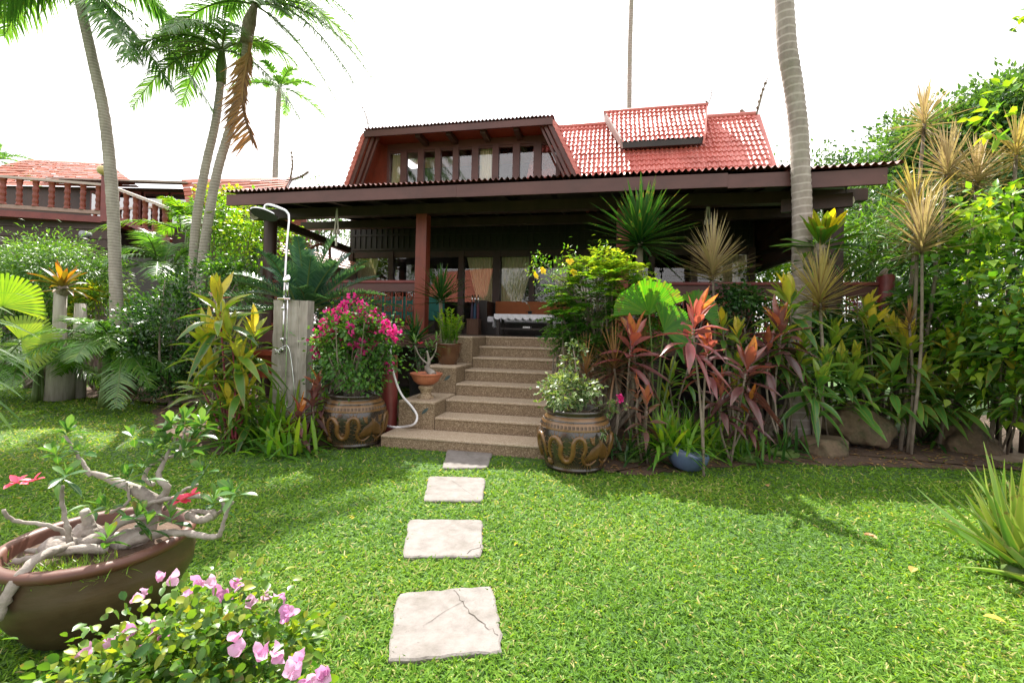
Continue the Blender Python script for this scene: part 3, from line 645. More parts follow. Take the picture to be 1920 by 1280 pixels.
# ---- main roof
def hpl(px, py, yl):
    v = ray(px, py); c0 = np.array([0, 0, EYE]); k = ((HO - c0) @ HY + yl) / (v @ HY); q = c0 + v * k - HO
    return np.array([q @ HX, yl, q[2]])
RY = 4.5
def mz(y): return 6.65 - 1.22 * (RY - y)
mb = MB(); waves(mb, lambda v: -.2, lambda v: 4.98 + .14 * v, (2.3, mz(2.3)), (RY, mz(RY)), .105, 17, .016, .026); mb.build('roof', 'tile', house)
mb = MB(); slab4(mb, [(4.95, 6.8, mz(2.2)), (-3.9, 6.8, mz(2.2)), (-3.7, RY + .02, mz(RY)), (5.05, RY + .02, mz(RY))], .05); mb.build('roof', 'tile', house)
mb = MB(); tube(mb, [(-.4, RY, mz(RY) + .01), (5.11, RY, mz(RY) + .01)], .06, 10, 1); mb.build('ridge_cap', 'tile', house, True)
mb = MB(); mb.add([(4.86, 2.4, mz(2.4)), (4.86, 6.6, mz(2.4)), (4.86, RY, mz(RY) - .06), (4.8, 2.4, mz(2.4)), (4.8, 6.6, mz(2.4)), (4.8, RY, mz(RY) - .06)], [(0, 1, 4, 3), (1, 2, 5, 4), (2, 0, 3, 5)], [(0, 2, 1), (3, 4, 5)]); mb.build('gable_wall', 'redwood', house)
mb = MB(); bar(mb, (4.98, 2.25, mz(2.25) - .02), (5.13, RY, mz(RY) - .02), .03, .16, up=(1, 0, 0)); mb.build('bargeboard', 'tile', house)
# raised upper roof
RB_, RT_ = hpl(1165, 263, 3.48), hpl(1133, 209, RY); RB2, RT2 = hpl(1318, 261, 3.48), hpl(1325, 200, RY)
zb, zt_ = (RB_[2] + RB2[2]) / 2, (RT_[2] + RT2[2]) / 2
mb = MB(); waves(mb, lambda v: RB_[0] + (RT_[0] - RB_[0]) * v, lambda v: RB2[0] + (RT2[0] - RB2[0]) * v, (3.42, zb - .03), (RY, zt_), .105, 8, .016, .026); mb.build('raised_roof', 'tile', house)
mb = MB(); slab4(mb, [(RT2[0], 5.6, zb), (RT_[0], 5.6, zb), (RT_[0], RY, zt_ - .03), (RT2[0], RY, zt_ - .03)], .04); mb.build('raised_roof', 'tile', house)
mb = MB(); tube(mb, [(RT_[0] - .02, RY, zt_ + .01), (RT2[0] + .02, RY, zt_ + .01)], .05, 10, 1); mb.build('ridge_cap', 'tile', house, True)
hbox('eave_board', 'blackwood', RB_[0], RB2[0], 3.43, 3.52, zb - .16, zb - .022)
M['grey_barge'] = flat('grey_bargeboard', (.30, .20, .18), .6)
mb = MB(); slab4(mb, [(RT_[0] + .01, RY + .02, zt_ - .22), (RB_[0], 3.36, zb - .20), (RB_[0] - .03, 3.36, zb + .02), (RT_[0] - .02, RY + .02, zt_ + .05)], .04); mb.build('bargeboard', 'grey_barge', house)
mb = MB(); slab4(mb, [(RB2[0] + .01, 3.36, zb - .20), (RT2[0], RY + .02, zt_ - .22), (RT2[0] + .03, RY + .02, zt_ + .05), (RB2[0] + .04, 3.36, zb + .02)], .04); mb.build('bargeboard', 'tile', house)
for xa, xb in ((RB_[0] - .03, RT_[0] + .05), (RB2[0] + .03, RT2[0] - .05)):
    mb = MB(); mb.add([(xa, 3.6, zb - .2), (xa, 5.4, zb - .2), (xb, RY, zt_ - .1)], None, [(0, 1, 2)]); mb.build('gable_wall', 'redwood', house)

# ---- dormer with the window band
DY = 2.36; DW = 3.0
z0, z1 = 4.0, 5.83
def dxl(z): return -3.86 - .36 * (z1 - z)
def dxr(z): return .375 + .48 * (z1 - z)
mb = MB(); slab4(mb, [(dxl(z0), DY, z0), (dxl(z0), 5.2, z0), (-3.86, 5.2, z1), (-3.86, DY, z1)][::-1], .06); mb.build('dormer_side', 'redwood', house)
mb = MB(); slab4(mb, [(dxr(z0), DY, z0), (dxr(z0), 5.2, z0), (.375, 5.2, z1), (.375, DY, z1)], .06); mb.build('dormer_side', 'redwood', house)
for f_, s in ((dxl, -1), (dxr, 1)):
    mb = MB()
    for off, ww, yy in ((.0, .11, DY - .03), (-.13, .07, DY + .02), (-.22, .05, DY + .07)):
        slab4(mb, [(f_(z0) + s * off - ww / 2 * 1, yy, z0), (f_(z0) + s * off + ww / 2, yy, z0), (f_(z1) + s * off + ww / 2, yy, z1), (f_(z1) + s * off - ww / 2, yy, z1)], .05)
    mb.build('bargeboard', 'maroon', house)
    mb = MB()
    # tiles running up the outer edge
    for z in np.arange(z0, z1, .115):
        mb2 = [(f_(z) + s * .05, DY - .06, z), (f_(z) + s * .17, DY - .06, z - .02), (f_(z + .115) + s * .13, DY - .055, z + .10), (f_(z + .115) + s * .03, DY - .055, z + .125)]
        slab4(mb, mb2 if s > 0 else mb2[::-1], .5)
    mb.build('edge_tile', 'tile', house)
hbox('dormer_soffit', 'redwood', -3.84, .36, DY, DW, z1 - .01, z1 + .02)
hbox('dormer_fascia', 'maroon', -3.95, .46, DY - .07, DY - .03, z1 - .10, z1 + .045)
mb = MB(); waves(mb, lambda v: -3.98, lambda v: .49, (DY - .1, z1 + .075), (5.3, z1 + .36), .085, 3, .019, .012); mb.build('dormer_roof', 'sheet', house)
hbox('dormer_header', 'redpaint', -3.9, .45, DW - .02, DW + .06, 5.80, 5.86)
for x in (-2.72, -1.98, -1.18, -.42): hbox('rafter', 'darkwood', x, x + .12, DY + .05, DW - .03, z1 - .13, z1 - .012)
hbox('dormer_wall', 'redwood', -4.3, -3.68, DW, DW + .06, 4.0, 5.80)
hbox('dormer_wall', 'maroon', -3.68, .62, DW, DW + .06, 4.0, 4.70)
hbox('window_lintel', 'maroon', -3.68, .43, DW - .04, DW + .06, 5.63, 5.80)
ux = [(-3.62, -3.33), (-3.17, -2.88), (-2.73, -2.44), (-2.30, -1.99), (-1.85, -1.52), (-1.36, -1.02), (-.87, -.53), (-.37, -.04), (.14, .48)]
pe = -3.68
for i, (a, b) in enumerate(ux):
    hbox('mullion', 'maroon', pe, a, DW - .05, DW + .05, 4.70, 5.63)
    pe = b
    w = hbox('window', 'maroon', a, b, DW - .02, DW + .04, 4.70, 4.78)
    mb = MB(); box(mb, a, b, DW + .008, DW + .016, 4.78, 5.60 if i < 8 else 5.4); mb.build('pane', 'glassup', w)
    mb = MB(); box(mb, a, b, DW - .02, DW + .04, 5.585, 5.628); mb.build('frame', 'maroon', w)
hbox('mullion', 'maroon', .48, .58, DW - .05, DW + .05, 4.70, 5.63)
hbox('attic_wall', 'blackwood', -3.9, .5, 4.6, 4.7, 4.0, 5.8); hbox('attic_floor', 'blackwood', -3.9, .9, DW + .1, 4.6, 4.2, 4.25)
def spike(p, q, r=.028, name='roof_finial', bend=.12, m='bark', parent=None, k=6):
    p, q = np.array(p, float), np.array(q, float); mb = MB(); d = q - p
    pts = [p + d * t + np.array([bend * math.sin(t * math.pi), 0, 0]) * .5 + rng.normal(size=3) * r * .3 for t in np.linspace(0, 1, k)]
    tube(mb, pts, [r, r * .8, r * .9, r * .5, r * .25], 6, 3)
    for t in np.linspace(.15, .8, 6): ball(mb, p + d * t + [bend * .5 * math.sin(t * math.pi), 0, 0], r * 1.25, 5)
    return mb.build(name, m, parent or house, True)
spike((-3.9, DY + .1, 5.9), hpl(673, 191, DY + .3), .016)
spike(hpl(1133, 208, RY), hpl(1127, 180, RY), .009); spike(hpl(1325, 200, RY), hpl(1332, 162, RY), .012)
spike(hpl(1415, 226, RY), hpl(1442, 139, RY), .032, bend=-.06); spike(hpl(1402, 222, RY + .2), hpl(1386, 205, RY + .2), .035, bend=.05)
spike(hpl(1323, 202, RY), hpl(1321, 188, RY), .02)

# ---- railings with carved balusters
def scroll(mb, x, z, r, s=1, y=.10, th=.012):
    t = np.linspace(0, 2.6 * math.pi, 22); rr = r * (1 - t / t[-1] * .72)
    tube(mb, np.stack([x + s * rr * np.cos(t + 1.2), 0 * t + y, z + rr * np.sin(t + 1.2)], -1), [th, th * .7], 6, 1)
def railing(x0, x1, n, zt):
    o = hbox('railing', 'redpaint', x0, x1, .05, .15, zt - .05, zt, bevel=.008)
    mb = MB(); box(mb, x0, x1, .075, .125, zt - .20, zt - .053); mb.build('rail_board', 'maroon', o)
    mb = MB(); box(mb, x0, x1, .06, .14, DK + .08, DK + .15); mb.build('bottom_rail', 'redpaint', o)
    for i in range(n):
        x = x0 + (i + .5) * (x1 - x0) / n; mb = MB(); w = .36 * (x1 - x0) / n
        h0, h1 = DK + .15, zt - .2
        for j, s in enumerate((1, -1, 1)):
            zc = h0 + (j + .5) * (h1 - h0) / 3; scroll(mb, x, zc, min(w, (h1 - h0) / 6.2), s); scroll(mb, x, zc, min(w, (h1 - h0) / 6.2) * .55, -s, .09, .009)
        tube(mb, [(x - w * .9, .10, h0), (x - w * .9, .1, h1)], .010, 5, 1); tube(mb, [(x + w * .9, .10, h0), (x + w * .9, .1, h1)], .010, 5, 1)
        mb.build('baluster', 'redwood', o, True)
railing(-4.45, -1.62, 14, 2.14); railing(1.99, 5.47, 16, 2.11)
mb = MB(); lathe(mb, [(.001, 2.32), (.05, 2.285), (.085, 2.22), (.085, 2.205)], 16, (5.57, .1, 0)); mb.build('post_cap', 'bark', house, True)
mb = MB(); lathe(mb, [(.105, 1.0), (.105, 2.20), (.088, 2.215)], 18, (5.57, .1, 0)); mb.build('railing_post', 'redpaint', house, True)

# ---- lean-to on the right side of the house
pts = [at(1398, 519, 10.2), at(1490, 486, 8.2), at(1535, 380, 7.6), at(1398, 370, 10.0)]
mb = MB(); slab4(mb, [p - HO for p in pts][::-1], -.05)
for o_ in mb.v: o_[:] = np.stack([o_ @ HX, o_ @ HY, o_[:, 2]], -1)
mb.build('lean_to_roof', 'darkwood', house)
for k in np.linspace(.08, .92, 5):
    a = pts[0] * (1 - k) + pts[3] * k; b = pts[1] * (1 - k) + pts[2] * k; a = a - HO + [0, -.05, -.04]; b = b - HO + [0, -.05, -.04]
    mb = MB(); bar(mb, (a @ HX, a @ HY, a[2]), (b @ HX, b @ HY, b[2]), .06, .09); mb.build('lean_to_rafter', 'blackwood', house)
mb = MB(); a = at(1425, 445, 9.3) - HO; b = at(1540, 352, 7.4) - HO; bar(mb, (a @ HX, a @ HY, a[2]), (b @ HX, b @ HY, b[2]), .12, .16); mb.build('brace', 'darkwood', house)
mb = MB(); a = at(480, 400, 8.3) - HO; b = at(655, 470, 10.2) - HO; bar(mb, (a @ HX, a @ HY, a[2]), (b @ HX, b @ HY, b[2]), .1, .14); mb.build('brace', 'darkwood', house)

# ================================================================ VERANDA CONTENTS
def curtain(name, label, xt0, xt1, xb0, xb1, zt, zb, y, tie=None, folds=9):
    nx, nz = folds * 8 + 1, 12; V = []
    for k in range(nz):
        v = k / (nz - 1); e = v ** 1.2; a = xt0 + (xb0 - xt0) * e; b = xt1 + (xb1 - xt1) * e
        for i in range(nx):
            u = i / (nx - 1); V.append((a + (b - a) * u, y + .028 * math.sin(u * folds * 6.283 + .6 * math.sin(v * 5 + u * 9)) , zt + (zb - zt) * v))
    idx = np.arange(nx * nz).reshape(nz, nx); q = np.stack([idx[:-1, :-1], idx[:-1, 1:], idx[1:, 1:], idx[1:, :-1]], -1).reshape(-1, 4)
    c = rng.uniform(.2, .9, (len(V), 1)).repeat(3, 1); c = np.clip(np.array([[.5 + .35 * math.sin(i * 1.7)] * 3 for i in range(nx)] * nz), 0, 1)
    mb = MB(); mb.add(V, q, None, c); o = mb.build('curtain', 'curtain', None, True); o.location = tuple(HO); o.rotation_euler = (0, 0, -HA)
    tag(o, label, 'curtain', 'cream curtains behind the windows'); return o
cy = WY + .16
curtain('c', 'cream curtain tied back at the far left of the veranda windows', -4.58, -3.95, -4.55, -4.12, 3.14, 1.7, cy)
curtain('c', 'cream curtain gathered to the right, left of the central door post', -1.66, -.94, -1.24, -.93, 3.14, 1.6, cy)
curtain('c', 'cream curtain gathered to the left, right of the central door post', -.78, .02, -.77, -.40, 3.14, 1.6, cy)
curtain('c', 'narrow cream curtain half hidden by the yellow-flowered bush', .42, .80, .62, .80, 3.14, 1.6, cy, folds=5)
curtain('c', 'broad cream curtain above the yellow-flowered bush', .95, 1.66, .95, 1.35, 3.14, 1.6, cy)
curtain('c', 'wide greenish cream curtain at the right end of the veranda', 4.02, 4.6, 3.9, 4.6, 3.14, 1.5, cy)
curtain('c', 'cream curtain drawn to the left end of the upper window band', -3.62, -3.30, -3.66, -3.42, 5.62, 4.6, DW + .12, folds=6)
curtain('c', 'pale curtain in the middle pane of the upper window band', -1.36, -1.02, -1.36, -1.02, 5.62, 4.6, DW + .12, folds=6)

def hthing(name, label, cat, x, y, z=DK, group=None): return thing(name, label, cat, hw(x, y, z), group, -HA)
s = hthing('garden_sofa', 'long dark-framed sofa with orange back behind the lace-covered table', 'sofa', .12, 2.2)
mb = MB(); box(mb, -.85, .78, .18, .30, .38, .74); mb.build('backrest', 'orange', s, bevel=.02)
mb = MB(); box(mb, -.9, .82, .32, .36, .02, .73); mb.build('back_frame', 'blackwood', s)
mb = MB(); box(mb, -1.16, -.9, -.35, .36, .0, .72); mb.build('armrest', 'blackwood', s, bevel=.01); mb = MB(); box(mb, .82, 1.0, -.35, .36, .0, .72); mb.build('armrest', 'blackwood', s, bevel=.01)
mb = MB(); box(mb, -.9, .82, -.36, .315, .0, .26); mb.build('seat_frame', 'blackwood', s)
mb = MB(); box(mb, -.89, .81, -.38, .17, .265, .39); mb.build('seat_cushion', 'white_cloth', s, bevel=.03)
tb = hthing('coffee_table', 'low dark wooden table on the veranda under a lace cloth', 'table', .14, 1.25)
for x in (-.52, .44):
    for y in (-.2, .2):
        mb = MB(); box(mb, x, x + .06, y, y + .06, 0, .37); mb.build('leg', 'blackwood', tb)
mb = MB(); box(mb, -.54, .52, -.22, .28, .375, .40); mb.build('tabletop', 'blackwood', tb); mb = MB(); box(mb, -.50, .48, -.17, .23, .12, .15); mb.build('shelf', 'blackwood', tb)
V = []; q = []; mb = MB(); box(mb, -.56, .54, -.24, .30, .404, .412)
nx = 71; xs = np.linspace(-.56, .54, nx)
for yy, s_ in ((-.244, 1), (.304, -1)):
    V = [(x, yy, .408) for x in xs] + [(x, yy - .012 * s_ * (1 + math.sin(x * 40)), .408 - .055 - .05 * abs(math.sin((x + .56) / 1.1 * math.pi * 8)) ** .6) for x in xs]
    mb.add(V, [(i, i + 1, nx + i + 1, nx + i) for i in range(nx - 1)])
for xx, s_ in ((-.565, -1), (.545, 1)):
    ys = np.linspace(-.24, .30, 21); V = [(xx, y, .408) for y in ys] + [(xx + s_ * (.02 + .012 * math.sin(y * 50)), y, .408 - .22 - .04 * abs(math.sin(y * 18))) for y in ys]
    mb.add(V, [(i, i + 1, 22 + i, 21 + i) for i in range(20)])
o = mb.build('tablecloth', 'white_cloth'); o.location = tuple(hw(.14, 1.25, DK)); o.rotation_euler = (0, 0, -HA); tag(o, 'white lace cloth with scalloped edge on the low table', 'tablecloth')
o = MB(); box(o, -.03, .11, -.1, .06, .153, .185); o = o.build('book', 'white_paint', None, bevel=.004); o.location = tuple(hw(.14, 1.25, DK)); o.rotation_euler = (0, 0, -HA); tag(o, 'white book lying on the shelf under the lace-covered table', 'book')
orc = hthing('orchid', 'small white orchid in a dark pot on the lace-covered table', 'orchid', .22, 1.3, DK + .412)
mb = MB(); lathe(mb, [(.03, 0), (.045, .06), (.05, .07), (.04, .07), (.035, .02)], 14); mb.build('pot', 'blackpot', orc, True)
mb = MB(); tube(mb, [(0, 0, .05), (-.01, 0, .15), (-.08, 0, .24), (-.15, 0, .25)], .005, 5); mb.build('stem', 'greenstem', orc)
mb = MB(); leaves(mb, np.tile([0, 0, .06], (5, 1)), [(1, .2, .3), (-1, .3, .3), (.4, -1, .3), (-.5, -1, .2), (.2, 1, .4)], .12, .04, .4, .3); mb.build('leaves', 'lf_dark', orc)
mb = MB(); P = np.array([(-.08, 0, .24), (-.11, 0, .26), (-.15, 0, .25)]).repeat(6, 0); diamonds(mb, P, rng.normal(size=(18, 3)), .035, .03, 1.); mb.build('blossoms', 'white_cloth', orc)
ub = hthing('umbrella_stand', 'slatted brown basket stand beside the black sofa arm', 'umbrella stand', -.95, 1.5)
mb = MB()
for sx in (-1, 1):
    box(mb, sx * .11 - .01, sx * .11 + .01, -.11, .11, .03, .30); box(mb, -.098, .098, sx * .11 - .01, sx * .11 + .01, .03, .30)
box(mb, -.13, .13, -.13, .13, .302, .32); box(mb, -.12, .12, -.12, .12, 0, .028); mb.build('basket', 'wicker', ub)
for i, (dx, c, l) in enumerate(((-.05, (.05, .03, .06), 'dark purple furled umbrella in the slatted stand'), (.0, (.02, .07, .14), 'blue furled umbrella in the slatted stand'), (.06, (.10, .02, .03), 'dark red furled umbrella in the slatted stand'))):
    u = hthing('umbrella', l, 'umbrella', -.95 + dx, 1.5 + .03 * i, DK + .03, 'umbrellas in the stand')
    mb = MB(); lathe(mb, [(.008, 0), (.035, .1), (.03, .5), (.01, .62)], 10); mb.build('canopy', flat('umbrella_cloth', c, .6), u, True)
    mb = MB(); tube(mb, [(0, 0, .6), (0, 0, .78)], .012, 8, 1); mb.build('handle', 'chrome', u, True)
b = hthing('bench', 'teal cushioned bench behind the carved left railing', 'bench', -2.6, .7)
mb = MB(); box(mb, -1.2, 1.2, -.25, .25, .25, .42); mb.build('seat', 'teal', b, bevel=.03); mb = MB(); box(mb, -1.2, 1.2, .2, .32, .42, .72); mb.build('backrest', 'teal', b, bevel=.03); mb = MB(); box(mb, -1.2, 1.2, -.22, .24, 0, .245); mb.build('frame', 'blackwood', b)
o = MB(); box(o, .35, 1.02, .45, .95, .002, .02); o = o.build('door_mat', flat('green_mat', (.02, .05, .045), .95)); o.location = tuple(hw(.14, -.25, DK)); o.rotation_euler = (0, 0, -HA); tag(o, 'dark green door mat at the top of the stairs', 'door mat')
def garland(p, h, label, w=.05):
    t = thing('garland', label, 'garland', p, 'shell garlands hanging from the veranda beam'); mb = MB()
    for sx in (-1, 1):
        for k in np.linspace(0, .62, 22): ball(mb, (sx * w * k, 0, -h * k), .016 if k < .55 else .022, 5)
    for k in np.linspace(0, 1, 5):
        for a in range(6): ball(mb, (.045 * math.cos(a * 1.05), .045 * math.sin(a * 1.05), -h * (.62 + .06 * k)), .018, 5)
    for k in np.linspace(.66, 1, 10): ball(mb, (0, 0, -h * k), .022 if k > .85 else .016, 5)
    mb.build('strand', flat('shell', (.50, .45, .38), .7), t, True)
garland(at(632, 392, 7.75), .62, 'pale shell garland hanging under the eave beside the left curtain')
garland(at(1328, 372, 7.05), .58, 'pale shell garland hanging under the eave above the gold spiky plant', .05)
def bowl_lamp(p, label, r=.1, tiltx=1.2):
    t = thing('wall_lamp', label, 'lamp', p, 'round lamps under the eaves'); mb = MB(); lathe(mb, [(.002, -.05), (r * .6, -.045), (r, 0), (r * .95, .01), (r * .5, -.03), (.002, -.035)], 20); o = mb.build('lamp_bowl', 'lamp', t, True); o.rotation_euler = (tiltx, .4, 0)
    mb = MB(); tube(mb, [(0, 0, 0), (0, .05, .06), (0, .06, .22)], .01, 6, 2); mb.build('bracket', 'blackwood', t, True)
bowl_lamp(at(1592, 373, 6.3), 'round pale lamp under the right eave above the birdnest fern', .085)
bowl_lamp(at(478, 405, 8.0), 'round pale lamp under the left eave beside the shower head', .075)

# ================================================================ LEFT NEIGHBOUR HOUSE
def wpath(lst, dy=0): return [at(p[0], p[1] + dy, p[2]) for p in lst]
lh = thing('neighbour_house', 'second timber house with balcony and orange-red roofs at the left', 'house', (0, 0, 0))
fl0, fl1 = at(-80, 402, 12.4), at(200, 406, 13.2); fl1[2] = fl0[2] = 4.36
bdir = nrm(fl1 - fl0); bin_ = np.array([-bdir[1], bdir[0], 0])
mb = MB(); slab4(mb, [fl0 + [0, 0, -.18], fl1 + [0, 0, -.18], fl1, fl0], 1.4); mb.build('balcony_floor', 'redpaint', lh)
mb = MB(); bar(mb, fl0 + [0, 0, .92], fl1 + [0, 0, .92], .09, .07); rl = mb.build('railing', flat('pale_rail', (.50, .40, .36), .6), lh)
mb = MB(); bar(mb, fl0 + [0, 0, .10], fl1 + [0, 0, .10], .09, .10); mb.build('bottom_rail', flat('pale_rail2', (.34, .22, .19), .6), rl)
def carved_post(p, h, par, w=.15):
    mb = MB(); prof = [(.5, 0), (.5, .05), (.42, .07)]
    for k in range(7): prof += [(.36 + .09 * (k % 2), .1 + k * .115), (.44 - .05 * (k % 2), .155 + k * .115)]
    prof += [(.42, .93), (.5, .95), (.5, 1.)]
    lathe(mb, [(r * w, z * h) for r, z in prof], 12, p, wob=.12); mb.build('baluster', 'redwood', par, True)
L_ = np.linalg.norm(fl1 - fl0)
for k in np.arange(.25, L_ - .2, .375): carved_post(fl0 + bdir * k + [0, 0, .15], .73, rl)
mb = MB(); box(mb, fl1[0] - .10, fl1[0] + .12, fl1[1] - .1, fl1[1] + .1, 4.2, 5.62); mb.build('corner_post', 'redpaint', lh)
s0 = np.array([fl1[0] + .12, fl1[1], 5.24]); s1 = at(322, 393, 12.4)
mb = MB(); bar(mb, s0, s1, .07, .08); sr = mb.build('stair_rail', flat('pale_rail3', (.50, .40, .36), .6), lh)
for k in np.linspace(.1, .9, 6): carved_post(s0 + (s1 - s0) * k + [0, 0, -.82], .78, sr)
mb = MB(); bar(mb, s0 + [0, 0, -.86], s1 + [0, 0, -.86], .08, .12); mb.build('stair_string', 'redpaint', lh)
# walls and glazing
w0 = at(-150, 360, 14.6); w1 = at(350, 360, 14.6)
mb = MB(); slab4(mb, [(w0[0], 14.6, 0), (-6.9, 14.4, 0), (-6.9, 14.4, 5.6), (w0[0], 14.6, 5.6)], .1); mb.build('wall', 'darkwood', lh)
for i in range(5):
    x = -13.1 + i * .85
    mb = MB(); box(mb, x - .38, x + .38, 14.36, 14.42, 4.4, 5.45); wn_ = mb.build('window', 'redpaint', lh); mb = MB(); box(mb, x - .31, x + .31, 14.34, 14.352, 4.46, 5.38); mb.build('pane', glassmat('far_glass', .5, (.1, .1, .1)) if i == 0 else bpy.data.materials['far_glass'], wn_)
mb = MB(); slab4(mb, [(-17, 12.9, 0), (-11.9, 13.3, 0), (-11.9, 13.3, 4.2), (-17, 12.9, 4.2)], .1); mb.build('lower_wall', 'darkwood', lh)
mb = MB()
for z in np.arange(2.6, 4.1, .28): slab4(mb, [(-17, 12.86, z), (-11.9, 13.26, z), (-11.9, 13.26, z + .05), (-17, 12.86, z + .05)], .03)
mb.build('plank_trim', 'darkwood', lh)
mb = MB(); slab4(mb, [(-11.9, 13.3, 0), (-6.5, 13.0, 0), (-6.5, 13.0, 3.2), (-11.9, 13.3, 3.2)], .1); mb.build('lower_wall', 'blackwood', lh)
def tilepatch(name, c4, rows, par, m='tile_far', cols=None):
    """courses of flat tiles over a four-cornered roof plane: c4 = lower-left, lower-right, upper-right, upper-left"""
    a, b, c, d = [np.asarray(x, float) for x in c4]; n = nrm(np.cross(b - a, d - a)); mb = MB()
    if n[2] < 0: n = -n
    for j in range(rows):
        v0, v1 = j / rows, (j + 1) / rows + .004; p = [a + (d - a) * v0 + n * .022, b + (c - b) * v0 + n * .022, b + (c - b) * v1, a + (d - a) * v1]
        k = cols or int(np.linalg.norm(b - a) / .25)
        for i in range(k):
            u0, u1 = i / k, (i + 1) / k - .0; o = n * rng.normal(0, .004)
            q = [p[0] + (p[1] - p[0]) * u0 + o, p[0] + (p[1] - p[0]) * u1 + o, p[3] + (p[2] - p[3]) * u1 + o, p[3] + (p[2] - p[3]) * u0 + o]
            slab4(mb, q, .014)
    return mb.build(name, m, par)
tilepatch('roof', [at(-140, 345, 14.6), at(262, 352, 14.0), at(205, 307, 15.6), at(52, 299, 16)], 11, lh)
tilepatch('roof', [at(-180, 345, 15), at(10, 345, 15), at(60, 312, 15.8), at(-160, 309, 15.8)], 8, lh)
mb = MB(); slab4(mb, [at(85, 332, 13.4), at(352, 341, 13.4), at(352, 341, 14.6), at(85, 332, 14.6)], .04); mb.build('awning', flat('pale_sheet', (.46, .36, .34), .5), lh)
mb = MB(); slab4(mb, [at(110, 339, 13.5), at(348, 346, 13.5), at(348, 340, 13.5), at(110, 333, 13.5)], .05); mb.build('fascia_board', 'maroon', lh)
tilepatch('roof', [at(352, 392, 12.9), at(528, 362, 12.8), at(546, 333, 13.6), at(340, 337, 13.6)], 7, lh)
mb = MB(); slab4(mb, [at(520, 368, 12.78), at(531, 366, 12.78), at(550, 332, 13.58), at(540, 332, 13.58)], .04); mb.build('bargeboard', 'maroon', lh)
for p, q, r in (((545, 333, 13.5), (544, 275, 13.5), .03), ((547, 338, 13.4), (581, 320, 13.3), .035)):
    spike(at(*p), at(*q), r, parent=lh, m='bark')
lt = thing('lantern', 'round yellowish lantern fixed to the balcony corner post', 'lantern', at(194, 320, 13.05)); mb = MB(); ball(mb, (0, 0, 0), (.16, .16, .14), 8); mb.build('lamp_shade', flat('lantern_glass', (.52, .42, .16), .3), lt, True); mb = MB(); lathe(mb, [(.01, .2), (.05, .17), (.06, .13)], 10); mb.build('cap', 'blackwood', lt)
sp = thing('spotlight', 'small grey spotlight above the bamboo at the left', 'lamp', at(162, 437, 11.6)); mb = MB(); tube(mb, [(0, .1, -.02), (0, -.12, -.05)], [.06, .09], 12, 1); mb.build('lamp_head', flat('grey_metal', (.30, .31, .34), .4), sp, True); mb = MB(); tube(mb, [(.0, .05, 0), (.05, .1, -.8)], .015, 6, 1); mb.build('bracket', 'blackwood', sp)
# outbuilding glimpsed under the left eave
ob = thing('outbuilding', 'small red timber outbuilding with tiled lean-to seen under the left eave', 'outbuilding', (0, 0, 0))
tilepatch('roof', [at(525, 474, 10.4), at(668, 510, 10.4), at(668, 492, 11.2), at(525, 454, 11.2)], 4, ob)
mb = MB(); slab4(mb, [at(525, 560, 10.9), at(668, 575, 10.9), at(668, 505, 10.9), at(525, 466, 10.9)], .1); mb.build('wall', 'darkwood', ob)
mb = MB(); slab4(mb, [at(520, 480, 12.2), at(585, 480, 12.2), at(566, 385, 12.2), at(530, 385, 12.2)], .1); mb.build('gable_wall', 'redwood', ob)
mb = MB(); slab4(mb, [at(578, 482, 12.1), at(586, 482, 12.1), at(569, 385, 12.1), at(562, 385, 12.1)], .08); mb.build('bargeboard', 'redpaint', ob)
ar = thing('garden_arch', 'arched brown rattan frame behind the blue-green cycad', 'arch', at(595, 610, 9.5))
mb = MB(); tube(mb, [(-.23, 0, 0), (-.23, 0, 1.45), (-.16, 0, 1.62), (0, 0, 1.7), (.16, 0, 1.62), (.23, 0, 1.45), (.23, 0, 0)], .028, 8, 5); mb.build('hoop', 'redwood', ar, True)
mb = MB(); bar(mb, (-.22, 0, 1.2), (.22, 0, 1.2), .03); mb.build('crossbar', 'redwood', ar)

